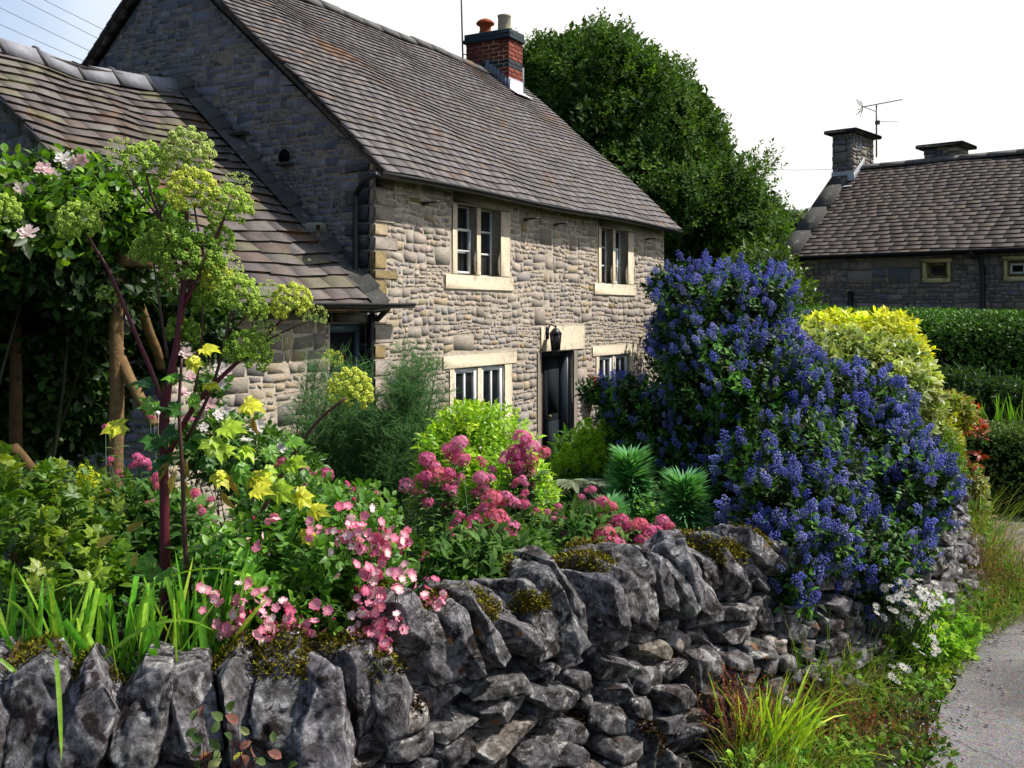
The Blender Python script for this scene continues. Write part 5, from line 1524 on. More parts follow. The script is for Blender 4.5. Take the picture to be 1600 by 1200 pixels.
rp = np.array([P(*q) for q in rb_px]); flower_objs(crose, 'rose_bloom', rosem, rp, nrm(np.array([.15, -.7, .5]) + r.normal(size=(len(rp), 3)) * .3), r.uniform(.034, .052, len(rp)), 406)

wr, wt, wn = leafy('white_rose_bush', 'leafy bush dotted with a few white roses against the outbuilding wall', 'rose', [blob(385, 720, 5.6, 60, 62, .25), blob(440, 740, 5.4, 50, 50, .25), blob(330, 700, 5.7, 45, 55, .2), blob(330, 610, 5.9, 22, 30, .1)], 420, 6, .05, .09, (.05, .14, .03), (.12, .27, .05), 455, stems=14, base=gpt(-1.5, 5.7))
wrp = np.array([P(*q) for q in [(405, 664, 5.35), (400, 672, 5.35), (345, 600, 5.7), (352, 640, 5.45), (318, 668, 5.5), (385, 690, 5.3), (440, 700, 5.2)]]); flower_objs(wr, 'rose_bloom', rosem[2:] , wrp, nrm(np.array([.1, -.7, .5]) + r.normal(size=(len(wrp), 3)) * .3), r.uniform(.03, .042, len(wrp)), 456)
# ------------------------------------------------------------------ pink shrub rose leaning on the wall
PR = [blob(430, 880, 3.3, 100, 80, .28), blob(540, 850, 3.35, 85, 70, .28), blob(390, 970, 3.1, 75, 34, .12), blob(500, 960, 3.12, 90, 38, .12), blob(590, 930, 3.15, 45, 60, .1), blob(350, 900, 3.3, 60, 60, .2), blob(460, 800, 3.5, 80, 50, .2)]
pr, pt, pn = leafy('pink_shrub_rose', 'low shrub rose covered in clusters of small pink blooms against the wall top', 'rose', PR, 700, 7, .035, .075, (.09, .25, .04), (.22, .45, .09), 501, T=leafT(.6, .2, .12), stems=30, base=gpt(-.95, 3.2), low=.35)
r = np.random.default_rng(502)
clusters = [(325, 915, 10, 2), (335, 940, 14, 3), (345, 985, 16, 4), (385, 925, 20, 5), (400, 950, 22, 7), (440, 960, 22, 6), (370, 975, 14, 3), (455, 985, 16, 4), (485, 985, 14, 4), (465, 1000, 10, 2), (410, 985, 20, 4), (430, 990, 14, 3),
            (545, 825, 26, 6), (570, 830, 26, 7), (600, 850, 24, 7), (625, 840, 18, 5), (570, 865, 26, 6), (600, 885, 26, 8), (620, 900, 18, 6), (575, 925, 22, 8), (585, 950, 24, 9), (600, 970, 20, 8), (570, 985, 18, 5), (560, 1010, 14, 3), (600, 995, 14, 5), (640, 945, 16, 4), (675, 935, 20, 7), (535, 820, 16, 3), (520, 850, 14, 2), (405, 845, 12, 2), (425, 815, 14, 3), (480, 820, 12, 2), (500, 945, 14, 3), (555, 895, 20, 4), (490, 830, 12, 2)]
pp = []
for (x, y, rad, n) in clusters:
    Y = 2.84 + r.normal() * .03 + (.12 if y < 880 else 0) + (.12 if x > 630 else 0)
    c0 = P(x, y, Y)
    for k in range(int(n * 1.9)): pp.append(c0 + r.normal(size=3) * rad / F * Y * np.array([.62, .5, .62]))
pp = np.array(pp)
RS1 = floretT(5, .42, .78, 1., 1.0, .04); RS1 = (RS1[0], RS1[1], RS1[2], np.array([[1.5, 2.8, 2.0]] + [[1., 1., 1.]] * 25))
yc = G(); yc.add(RS1[0], RS1[1], RS1[2], RS1[3]); yc.add(RS1[0] * np.array([-.6, -.6, .6]) + np.array([0, 0, .06]), RS1[1], RS1[2], RS1[3] * np.array([1.03, 1.3, 1.2])); inst(yc, octaT(), np.array([[0, 0, .1]]), (1, 0, 0), (0, 0, 1), .14, np.array((1.0, 1.1, .4))); RSF = asT(yc)
pm = mesh_variants(RSF, [srgb('#e8799c'), srgb('#ee93ad'), srgb('#e2648c'), srgb('#f3b3c2'), srgb('#ea86a4')], M['petal'], 'rose_bloom')
fz = nrm(np.array([.15, -.75, .5]) + r.normal(size=(len(pp), 3)) * .6); fsz = r.uniform(.0115, .0175, len(pp))
o_ = np.argsort(-fsz); flower_objs(pr, 'rose_bloom', pm, pp[o_[:100]], fz[o_[:100]], fsz[o_[:100]], 503)
if len(pp) > 100:
    g = G(); k = o_[100:]; inst_z(g, RSF, pp[k], fz[k], fsz[k], vary(srgb('#ea86a4'), len(k), 504, .15, srgb('#f6c6d0'), .3), 505)
    ob = world_child(g, 'rose_blooms', M['petal'], pr); ob['kind'] = 'stuff'
g = G(); k = r.integers(0, len(pp), 120); sticks(g, pp[k] - np.array([0, 0, .004]), pp[k] + np.array([0, .05, -.09]) + r.normal(size=(120, 3)) * .02, .0016, srgb('#6a5a2c') * .5, 3, .05, 4); world_child(g, 'flower_stalks', M['stem'], pr)['kind'] = 'stuff'
g = G(); k = r.integers(0, len(pp), 90); bq = pp[k] + r.normal(size=(90, 3)) * .022; inst(g, octaT(), bq, (0, 0, 1), (1, 0, 0), np.c_[r.uniform(.006, .010, 90), r.uniform(.004, .006, 90), r.uniform(.004, .006, 90)], vary(srgb('#c8406c'), 90, 9, .2, srgb('#6a8a3c'), .4)); world_child(g, 'rose_buds', M['petal'], pr)['kind'] = 'stuff'

# ------------------------------------------------------------------ valerian: several plants, heads of tiny florets
vh = G(); rv = np.random.default_rng(31); n = 70
dv_ = nrm(rv.normal(size=(n, 3)) + np.array([0, 0, .5])) * np.array([1, 1, .75]) * rv.uniform(.72, 1.02, (n, 1))
inst(vh, floretT(5, .15, .5, .8, 1.0, .1), dv_, np.cross(dv_, rv.normal(size=(n, 3))), dv_ + np.array([0, 0, .2]), rv.uniform(.17, .26, n), vary((1, 1, 1), n, 5, .25))
VH = asT(vh)
vmesh = mesh_variants(VH, [srgb('#f07fae'), srgb('#f596bd'), srgb('#e46a99'), srgb('#ee7f92')], M['petal'], 'flower_head')
def valerian(label, heads, base, seed, leafblobs, hs=1.18):
    r = np.random.default_rng(seed)
    root = empty('valerian', base, label, 'flowering plant', group='pink valerian plants')
    hp = np.array([P(x, y, Y) for (x, y, Y, s_) in heads]); sz = np.array([s_ / F * Y for (x, y, Y, s_) in heads]) * hs
    # every panicle is several tight heads
    P2, S2 = [], []
    for p, s_ in zip(hp, sz):
        P2.append(p); S2.append(s_ * .75)
        for k in range(4 if s_ > .028 else 1):
            P2.append(p + np.array([r.normal() * s_ * .8, r.normal() * s_ * .4, -abs(r.normal()) * s_ * 1.0])); S2.append(s_ * r.uniform(.35, .6))
    P2 = np.array(P2); S2 = np.array(S2)
    flower_objs(root, 'flower_head', vmesh, P2, nrm(np.array([0, -.2, 1.]) + r.normal(size=P2.shape) * .2), S2, seed)
    g = G(); b0 = np.array(base) + np.c_[r.normal(size=(len(P2), 2)) * .06, np.zeros(len(P2))]
    sticks(g, b0, P2, .0024, srgb('#5f8a58') * .5, 4, .05, seed); world_child(g, 'stem', M['stem'], root)
    g = G()
    for k in range(14):
        t = r.uniform(.15, .9, len(P2))[:, None]; q = b0 * (1 - t) + P2 * t; ang = r.uniform(0, 6.28, len(P2))
        for sg in (0, math.pi):
            ax = np.c_[np.cos(ang + sg), np.sin(ang + sg), np.full(len(P2), .5)]
            inst(g, leafT(.38, .35, .12), q, nrm(ax), (0, 0, 1), r.uniform(.035, .07, len(P2)), vary((.07, .17, .06), len(P2), seed + k, .3, (.16, .28, .12), .3))
    if leafblobs:
        tp, nv = crown(leafblobs, 260, seed + 3, .4, .15); shoots(g, leafT(.38, .3, .12), tp, nv, 6, .09, .06, (.06, .16, .045), seed + 4, .8, .3, .9, .25, (.13, .26, .08), .3)
    world_child(g, 'foliage', M['leaf_matt'], root)
    return root
valerian('tall pink valerian before the round green shrub, left-hand flower stems', [(667, 718, 4.1, 17), (718, 693, 4.2, 18), (722, 718, 4.15, 16), (680, 742, 4.1, 20), (663, 752, 4.1, 12), (752, 747, 4.1, 16), (700, 740, 4.1, 14), (770, 780, 4.0, 22), (758, 795, 4.0, 14), (790, 775, 4.0, 12), (740, 820, 3.9, 20), (775, 810, 3.9, 22), (715, 805, 3.9, 10), (800, 825, 3.9, 16), (780, 850, 3.9, 18), (765, 850, 3.9, 16), (795, 862, 3.9, 10), (722, 885, 3.75, 14), (737, 892, 3.75, 9), (778, 870, 3.8, 14), (773, 892, 3.7, 8), (665, 868, 3.7, 8), (667, 905, 3.6, 8), (705, 828, 3.8, 7), (742, 930, 3.55, 9)], gpt(-.25, 3.95), 601, [blob(730, 890, 3.75, 80, 50, .2)])
valerian('tall pink valerian with its big head right of centre above the round green shrub', [(815, 685, 4.4, 20), (830, 700, 4.4, 18), (805, 708, 4.4, 20), (828, 722, 4.4, 16), (790, 712, 4.4, 12), (815, 750, 4.3, 10), (838, 798, 4.2, 7), (855, 800, 4.2, 7), (820, 770, 4.2, 8), (872, 792, 4.3, 8)], gpt(.1, 4.35), 602, [blob(800, 880, 3.95, 50, 45, .15)])
valerian('deep pink valerian spilling onto the coping beside the spiky spurges', [(925, 765, 4.6, 9), (908, 778, 4.6, 9), (940, 785, 4.4, 15), (955, 792, 4.4, 13), (912, 803, 4.4, 11), (878, 812, 4.3, 9), (970, 815, 4.3, 17), (945, 835, 4.2, 22), (960, 850, 4.2, 20), (935, 855, 4.2, 18), (950, 870, 4.2, 14), (1000, 820, 4.3, 16), (1020, 835, 4.3, 22), (1035, 815, 4.35, 14), (1005, 845, 4.25, 16), (1032, 862, 4.2, 7), (900, 885, 4.0, 16), (882, 835, 4.2, 8), (862, 895, 3.95, 10), (942, 893, 3.9, 9), (895, 850, 4.1, 7), (860, 878, 4.0, 7)], gpt(.62, 4.4), 603, [blob(900, 850, 4.3, 60, 50, .2), blob(970, 860, 4.35, 50, 30, .15)])
valerian('magenta valerian behind the shrub rose, in front of the fennel', [(510, 742, 4.4, 15), (500, 765, 4.4, 14), (535, 760, 4.4, 14), (525, 775, 4.4, 12), (555, 768, 4.4, 10), (588, 772, 4.4, 8), (570, 788, 4.3, 7), (478, 733, 4.4, 8), (460, 798, 4.2, 7), (552, 790, 4.3, 10), (475, 875, 3.3, 7)], gpt(-.8, 4.5), 604, [blob(520, 830, 4.3, 70, 50, .2)])
valerian('mauve and red valerian around the angelica stem', [(215, 715, 4.0, 13), (228, 722, 4.0, 11), (245, 745, 3.9, 12), (245, 758, 3.9, 11), (238, 785, 3.8, 8), (305, 770, 3.8, 12), (315, 800, 3.7, 10), (172, 718, 4.1, 8), (168, 768, 4, 7), (185, 738, 4, 7), (232, 872, 3.2, 8), (330, 780, 3.8, 8), (290, 655, 4.5, 9), (235, 650, 4.5, 8), (165, 667, 4.6, 8), (440, 720, 4.2, 9)], gpt(-1.45, 3.95), 605, [blob(230, 830, 3.9, 80, 50, .25)], 1.0)

# ------------------------------------------------------------------ round green shrub, fennel, spurges, cardoon
leafy('round_green_shrub', 'rounded fresh green small-leaved shrub under the cottage window', 'shrub', [blob(745, 725, 4.9, 85, 82, .3), blob(790, 790, 4.7, 72, 85, .3), blob(700, 760, 4.9, 55, 60, .2), blob(820, 850, 4.4, 42, 55, .15), blob(735, 665, 5.0, 45, 28, .15)], 1250, 9, .036, .075, (.22, .44, .025), (.40, .60, .045), 611, T=leafT(.38, .3, .12), up=.7, stems=10, base=gpt(-.1, 4.9), altp=.4, low=-.1)
fn = empty('fennel_clump', gpt(-1.1, 6.0), 'tall feathery dark green fennel clump before the cottage wall', 'fennel')
r = np.random.default_rng(621); g = G(); gs = G(); base = np.array(fn.location)
for k in range(46):
    x, y = r.uniform(470, 700), r.uniform(545, 690); Y = 6.0 + r.normal() * .15; tp = P(x, y, Y); b = base + np.array([(x - 585) / F * 6 * .85 + r.normal() * .03, r.normal() * .08, 0])
    tube(gs, [b, b * .5 + tp * .5 + np.array([(x - 600) * .0002, 0, 0]), tp], [.009, .006, .002], (.045, .09, .035), 5)
    n_ = 150; t = r.uniform(.1, 1, n_)[:, None]; q = b * (1 - t) + tp * t; rad = .05 + .19 * (1 - t) * np.minimum(1, t * 4) + .05
    a = q; d_ = nrm(np.c_[r.normal(size=(n_, 2)), r.uniform(.2, 1.2, n_)]); e_ = a + d_ * rad * r.uniform(.5, 1.3, (n_, 1))
    sticks(g, a, e_, .0018, (.09, .2, .09), 3, .1, k)
    for j in range(6):
        d2 = nrm(d_ + r.normal(size=d_.shape) * .6); s0 = a + (e_ - a) * r.uniform(.35, .95, (n_, 1)); sticks(g, s0, s0 + d2 * r.uniform(.03, .09, (n_, 1)), .0011, vary((.12, .29, .13), n_, j + k, .3), 3, .1, k * 9 + j)
world_child(g, 'foliage', M['leaf_matt'], fn); world_child(gs, 'stem', M['stem'], fn, True)
def bottlebrush(label, x, y, Y, R_, seed, n=1500):
    c0 = P(x, y, Y); base = np.array([c0[0], c0[1], float(gz(c0[0], c0[1]))]); root = empty('spurge', base, label, 'spurge', group='blue-green spiky spurges')
    r = np.random.default_rng(seed); g = G(); rad = R_ / F * Y
    for s_ in range(2):
        cc = c0 + (np.array([0, 0, 0]) if s_ == 0 else np.array([-.1 * rad, .05, -.9 * rad]))
        t = r.uniform(-1, .9, n); th = r.uniform(0, 6.28, n); pos = cc + np.c_[np.zeros(n), np.zeros(n), t * rad * .75]
        ax = np.c_[np.cos(th), np.sin(th), .25 + .9 * np.clip(t, 0, 1) * 1.3 + r.normal(size=n) * .12 - .25 * (t < -.4)]
        inst(g, leafT(.085, .18, .2, (0, .8, 1., .8, 0)), pos, nrm(ax), (0, 0, 1), rad * r.uniform(.55, .85, n), vary((.15, .40, .24), n, seed, .22, (.26, .58, .34), .45))
    world_child(g, 'foliage', M['leaf_matt'], root)
    g = G(); tube(g, [base, (base + c0) / 2, c0 + np.array([0, 0, rad * .5])], [.012, .011, .006], (.12, .17, .08), 7); world_child(g, 'stem', M['stem'], root, True)
bottlebrush('spiky blue-green spurge, rightmost of the three, next to the blue shrub', 1070, 805, 4.75, 62, 631)
bottlebrush('spiky blue-green spurge, upper middle one, behind the pink valerian', 985, 765, 5.1, 58, 632)
bottlebrush('smaller blue-green spurge lowest of the three, half hidden by valerian', 955, 825, 4.8, 46, 633, 900)
# yellow euphorbia
def tube_heads(g, pos, rad, n, col, alt, seed):
    r = np.random.default_rng(seed)
    for p in pos:
        d_ = nrm(r.normal(size=(n, 3))) * np.array([.6, .6, 1.4]); inst(g, floretT(3, .2, .7, .8, 1), p + d_ * rad, nrm(r.normal(size=(n, 3))), d_ + np.array([0, 0, .5]), rad * .28, vary(col, n, seed, .2, alt, .4))
ye, t_, n_ = leafy('yellow_spurge', 'acid yellow flowering spurge clump in front of the cottage door', 'spurge', [blob(925, 735, 6.3, 72, 50, .3), blob(975, 725, 6.3, 40, 50, .2)], 420, 7, .07, .1, (.10, .26, .04), (.22, .42, .05), 641, T=leafT(.25), base=gpt(.55, 6.5))
g = G(); r = np.random.default_rng(642); hd = [P(x, y, 6.0) for (x, y) in [(885, 712), (905, 680), (920, 672), (935, 690), (915, 705), (945, 700), (960, 690), (975, 705), (985, 690), (900, 720), (930, 720), (950, 730), (958, 758), (965, 765), (910, 690), (925, 700), (940, 675), (870, 725), (968, 725)]]
tube_heads(g, hd, .05, 130, (.34, .60, .05), (.46, .68, .08), 643); world_child(g, 'flower_heads', M['leaf_matt'], ye)['kind'] = 'stuff'
fr = empty('fern', gpt(.35, 7.0), 'green fern fronds beside the yellow spurge at the cottage door', 'fern')
r = np.random.default_rng(651); fb = np.array(fr.location)
for k in range(16):
    a = r.uniform(0, 6.28); ln = r.uniform(.5, .8); d0 = np.array([math.cos(a), math.sin(a), 1.9]); pts = [fb + nrm(d0) * ln * t + np.array([math.cos(a), math.sin(a), -.8]) * ln * .45 * t * t + np.array([0, 0, .35]) for t in np.linspace(0, 1, 20)]
    pts = np.array(pts); T0 = nrm(np.gradient(pts, axis=0)); S0 = nrm(np.cross(T0, (0, 0, 1.)))
    g = G()
    for sg in (-1, 1): inst(g, leafT(.22, .1, .1), pts[2:], nrm(S0[2:] * sg + T0[2:] * .4), (0, 0, 1), np.sin(np.linspace(.35, 3., 18)) * .13, vary((.08, .24, .06), 18, k, .2))
    sticks(g, pts[:-1], pts[1:], .003, (.1, .2, .05), 4); world_child(g, 'frond', M['leaf_matt'], fr)
cd_ = empty('silver_cardoon', gpt(.35, 5.6), 'silver-grey jagged cardoon leaves in the middle of the border', 'cardoon')
g = G(); cb = P(880, 790, 5.4); r = np.random.default_rng(661)
for k in range(9):
    a = r.uniform(0, 6.28) if k > 2 else (-2.4, -1.2, -.4)[k]; ln = r.uniform(.3, .45); d0 = np.array([math.cos(a), math.sin(a) * .8, 1.1])
    pts = np.array([cb + nrm(d0) * ln * t - np.array([0, 0, .5]) * ln * t * t for t in np.linspace(0, 1, 12)]) + np.array([0, 0, .03]); T0 = nrm(np.gradient(pts, axis=0)); S0 = nrm(np.cross(T0, (0, 0, 1.)))
    for sg in (-1, 1): inst(g, leafT(.4, .25, .1), pts[1:], nrm(S0[1:] * sg + T0[1:] * .9), (0, 0, 1), np.sin(np.linspace(.5, 2.6, 11)) * .13, vary((.2, .27, .25), 11, k, .2))
    inst(g, leafT(.3, .3, .1), pts[-2:-1], T0[-2:-1], (0, 0, 1), .12, np.array((.2, .27, .25)))
world_child(g, 'foliage', M['leaf_matt'], cd_)

# ------------------------------------------------------------------ left-hand border
LT = lobedT(5)
leafy('peony_clump', 'leafy border plant with jagged fresh green leaves at the far left', 'plant', [blob(60, 790, 3.9, 80, 75, .3), blob(120, 830, 3.8, 60, 60, .25), blob(20, 860, 3.6, 60, 60, .25), blob(100, 890, 3.5, 80, 45, .25)], 150, 5, .062, .1, (.075, .17, .025), (.2, .3, .045), 671, T=lobedT(5), stems=24, lump=.35, rmin=.55, inner=False, base=gpt(-1.75, 3.9))
am_, t_, n_ = leafy('lady_mantle', 'yellow-green frothy flowered plant among the leaves at left', 'plant', [blob(120, 780, 4.2, 50, 35, .15)], 90, 5, .05, .08, (.09, .2, .04), (.16, .28, .05), 681, base=gpt(-1.8, 4.3))
g = G(); hd = [P(x, y, 4.05) for (x, y) in [(128, 742), (140, 745), (148, 752), (122, 755), (135, 760), (95, 775), (105, 772), (85, 780), (143, 775), (112, 780)]]; tube_heads(g, hd, .028, 60, (.5, .6, .05), (.6, .65, .1), 682); world_child(g, 'flower_heads', M['leaf_matt'], am_)['kind'] = 'stuff'
DZ = floretT(11, .03, .22, 1., 1., .05); gd = G(); gd.add(DZ[0], DZ[1], DZ[2], np.ones((len(DZ[0]), 3)) * .78); inst(gd, octaT(), np.array([[0, 0, .04]]), (1, 0, 0), (0, 0, 1), np.array([[.32, .32, .2]]), np.array((.6, .42, .03))); DZ = asT(gd)
def daisies(name, label, pos, base, seed, size, leafblob, group=None, stemc=(.06, .12, .03)):
    r = np.random.default_rng(seed); root = empty(name, base, label, 'daisies', group=group); g = G(); me = mesh_variants(DZ, [(1, 1, 1), (1, .98, .92)], M['petal'], 'daisy_head')
    flower_objs(root, 'daisy_head', me, pos[:100], nrm(np.array([.1, -.45, .8]) + r.normal(size=pos[:100].shape) * .3), r.uniform(.8, 1.15, len(pos[:100])) * size, seed)
    b = np.array(base) + np.c_[r.normal(size=(len(pos), 2)) * .05, np.zeros(len(pos))]; sticks(g, b, pos, .0022, stemc, 4, .05, seed); world_child(g, 'stem', M['stem'], root)
    g = G(); tp, nv = crown(leafblob, 420, seed, .3, .15, .1); shoots(g, lobedT(3), tp, nv, 5, .07, .042, (.13, .32, .04), seed, .6, .4, 1., .25, (.3, .5, .06), .4); world_child(g, 'foliage', M['leaf_matt'], root)
r = np.random.default_rng(691)
pts = []
for (x, y, rad, n) in [(1425, 935, 26, 34), (1400, 925, 14, 10), (1455, 940, 14, 10), (1440, 970, 14, 7), (1442, 1022, 16, 9), (1385, 962, 10, 5), (1408, 1048, 10, 4), (1420, 955, 12, 6), (1395, 1060, 14, 4)]:
    for k in range(n): Y = 4.25 + r.normal() * .05; pts.append(P(x + 4 + r.normal() * rad * .9, y - 4 + r.normal() * rad * .65, Y))
daisies('feverfew_clump', 'clump of small white yellow-eyed daisies on the verge below the blue shrub', np.array(pts), (1.8, 4.55, 0), 692, .0175, [blob(1425, 1015, 4.55, 62, 62, .2), blob(1380, 1050, 4.5, 50, 45, .15), blob(1480, 1000, 4.7, 45, 55, .2)])
pts = [P(x + r.normal() * 9, y + r.normal() * 8, 5.4) for (x, y) in [(60, 755), (70, 765), (50, 760), (10, 785), (5, 800), (15, 805), (10, 815), (75, 770), (62, 775), (5, 780), (20, 770)] for _ in range(5)]
daisies('white_daisies', 'white daisies glimpsed behind the peony leaves at the left edge', np.array(pts), gpt(-2.6, 5.4), 693, .022, [blob(40, 800, 5.4, 60, 40, .2)])

# strap-leaved clumps along the inside of the wall
def straps(name, label, specs, seed, col, alt, cat='strap-leaved plant', group=None, base=None, w=.018, cut=False, mat='leaf'):
    """specs: (x, y, Y, n, spread, length, lean x, lean y, droop)"""
    r = np.random.default_rng(seed); q0 = P(specs[0][0], specs[0][1], specs[0][2]); base = base if base is not None else np.array([q0[0], q0[1], float(gz(q0[0], q0[1]))])
    root = empty(name, base, label, cat, group=group); g = G()
    for (x, y, Y, n, sp, ln, lx, ly, dr) in specs:
        q = P(x, y, Y); b = np.c_[q[0] + r.normal(size=n) * sp, Y + r.normal(size=n) * sp * .6, np.full(n, q[2])]
        ax = np.c_[lx + r.normal(size=n) * .22, ly + r.normal(size=n) * .2, np.ones(n)]
        blades(g, b, ax, ln * r.uniform(.65, 1.1, n), w * r.uniform(.7, 1.2, n), dr * r.uniform(.4, 1.6, n), vary(col, n, seed, .25, alt, .4), seed, cut=cut)
    world_child(g, 'blade', M[mat], root)
    return root
gcol, galt = (.10, .32, .035), (.34, .58, .1)
straps('daylily_clump', 'strap-leaved green clump at the far left above the pointed coping stone', [(30, 1045, 2.85, 15, .10, .27, .1, -.1, .35), (95, 1045, 2.82, 14, .08, .26, .1, -.1, .4)], 701, gcol, galt, group=None)
straps('daylily_clump', 'upright cut-topped strap leaves behind the orange-spotted coping stone', [(175, 1045, 2.85, 18, .08, .22, .02, -.1, .1), (235, 1045, 2.85, 20, .09, .24, .03, -.05, .08)], 702, gcol, galt, cut=True)
straps('daylily_clump', 'long-bladed strap leaves between the angelica stem and the pink rose', [(300, 1040, 2.9, 18, .08, .3, .1, 0, .25), (345, 1035, 2.9, 12, .05, .34, .25, 0, .35)], 703, gcol, galt)
lb = empty('arching_blades', P(110, 1045, 2.8), 'few long arching pale green blades crossing above the left coping stones', 'strap-leaved plant')
q = np.array([P(62, 1000, 2.72), P(160, 1030, 2.75), P(40, 950, 2.75), P(100, 985, 2.7), P(0, 1030, 2.6), P(88, 1030, 2.5), P(268, 900, 2.85)])
ax = np.array([(-.45, 0, .9), (.85, .1, .75), (.75, 0, .5), (.5, 0, .5), (.6, 0, -.5), (.3, -.55, -.35), (.35, 0, .1)]); 
Ls, Ws, Ds = np.array([.16, .34, .2, .12, .12, .26, .3]), np.array([.012, .012, .012, .015, .012, .012, .01]), np.array([.9, 1.2, .5, .1, .1, 1.3, 1.1])
for k in range(7):
    g = G(); blades(g, q[k:k + 1], ax[k:k + 1], Ls[k:k + 1], Ws[k:k + 1], Ds[k:k + 1], np.array([(.2, .42, .05)]), 5 + k); world_child(g, 'blade', M['leaf'], lb)
dr_ = straps('withered_straps', 'withered straw-brown strap leaves at the left edge of the wall top', [(5, 1075, 2.72, 22, .05, .18, .75, 0, .1)], 704, (.3, .19, .09), (.42, .3, .16), cat='dead leaves', w=.012)
straps('montbretia', 'arching lime green strap-leaved clump at the foot of the wall on the verge', [(1195, 1225, 3.45, 46, .05, .36, .12, 0, .55), (1215, 1225, 3.42, 20, .04, .46, .4, .0, .9)], 705, (.32, .56, .05), (.55, .72, .1), base=np.array([.88, 3.44, 0]), w=.012)
straps('iris_clump', 'bright green sword-leaved clump above the low hedge at the right edge', [(1585, 695, 8.3, 60, .2, .42, .1, 0, .2)], 706, (.12, .3, .03), (.25, .45, .06), w=.016)

# ------------------------------------------------------------------ angelica: thick wine-red stems, globe umbels, lobed leaves
AY = 3.25
ab = gpt(*P(290, 985, AY)[:2])
an = empty('angelica', ab, 'tall angelica with wine-red stems and round yellow-green umbels in the left foreground', 'angelica')
red = srgb('#6a2434') * .8; red2 = srgb('#5a3a34') * .8
def stem_(pts, r0, r1, col=red, Y=AY):
    pts = [P(x, y, Y + (yy if (yy := (q[0] if q else 0)) else 0)) for (x, y, *q) in pts]
    g = G(); tube(g, pts, np.linspace(r0 * .85, r1 * .85, len(pts)), col, 9); world_child(g, 'stem', M['stem'], an, True)
stem_([(262, 1030), (258, 900), (257, 800), (256, 700), (262, 610), (277, 530), (287, 440), (290, 370), (292, 330)], .022, .008)
stem_([(302, 1030), (296, 930), (289, 850), (285, 740), (280, 640), (284, 560)], .012, .005, red2, AY - .1)
stem_([(262, 660), (240, 590), (215, 530), (190, 470), (168, 420), (135, 367)], .010, .005)
stem_([(287, 445), (270, 400), (255, 350), (240, 315), (229, 275)], .009, .004); stem_([(250, 335), (268, 290), (279, 255)], .005, .003, red2)
stem_([(287, 480), (312, 425), (340, 365), (352, 335)], .008, .004); stem_([(318, 400), (308, 350), (303, 320)], .005, .003, red2); stem_([(340, 370), (362, 310)], .004, .002, red2)
stem_([(258, 720), (300, 640), (345, 590), (395, 545), (430, 510), (455, 485)], .012, .004); stem_([(400, 540), (450, 515), (488, 500)], .004, .003, red2)
stem_([(290, 690), (325, 620), (345, 560), (358, 500), (368, 470)], .008, .004, red2); stem_([(352, 520), (380, 500), (388, 470)], .004, .003, red2); stem_([(262, 560), (250, 480), (240, 410)], .006, .003, red2)
stem_([(283, 500), (296, 450), (303, 425)], .006, .003); stem_([(290, 900), (340, 860), (395, 820), (430, 760), (465, 700), (500, 655), (540, 622)], .012, .005, red2)
stem_([(300, 640), (312, 560), (318, 470)], .006, .003, red2); stem_([(215, 530), (185, 490), (168, 468)], .003, .002, red2)
stem_([(160, 360), (160, 330)], .003, .002, red2); stem_([(255, 350), (205, 280), (190, 240)], .004, .002, red2)
def umbelT(seed, n=44, m=52, dens=1.):
    r = np.random.default_rng(seed); g = G()
    i = np.arange(n); ph = i * 2.39996; z = 1 - (i + .5) / n * 1.5; rr_ = np.sqrt(np.clip(1 - z * z, 0, 1)); D = np.c_[rr_ * np.cos(ph), rr_ * np.sin(ph), z]; D = nrm(D + r.normal(size=D.shape) * .06)
    c0 = D * r.uniform(.8, .98, (n, 1))
    for d_, c_ in zip(D, c0):
        k = nrm(r.normal(size=(m, 3)) + d_ * 1.1); pos = c_ + k * .17 * r.uniform(.75, 1.1, (m, 1)); inst(g, octaT((1, 1, 1, 1, 1.3, .6)), pos, nrm(r.normal(size=(m, 3))), r.normal(size=(m, 3)), r.uniform(.034, .058, m), vary((1, 1, 1), m, seed + abs(int(c_[0] * 50)), .3))
    sticks(g, np.zeros((n, 3)) - np.array([0, 0, .25]), c0, .011, (.35, .5, .3), 3, .02, seed)
    return asT(g)
UT = [umbelT(1), umbelT(2), umbelT(3, 34, 9)]
ucol = {'g': (.46, .68, .2), 'y': (.62, .76, .2), 'd': (.27, .48, .1), 'p': (.5, .66, .32)}
UM = {}
def umbel(x, y, R_, c_='g', Y=AY, v=0, parent=None):
    parent = parent or an
    key = (c_, v)
    if key not in UM: UM[key] = mesh_variants(UT[v], [ucol[c_]], M['leaf_matt'], 'umbel')[0]
    o = bpy.data.objects.new('umbel', UM[key]); C.objects.link(o); o.parent = parent; q = P(x, y, Y); o.location = tuple(q - np.array(parent.location)); s_ = R_ / F * Y; o.scale = (s_,) * 3
    rr3 = random.Random(x * 7 + y); o.rotation_euler = (rr3.uniform(-.3, .35), rr3.uniform(-.35, .35), rr3.uniform(0, 6))
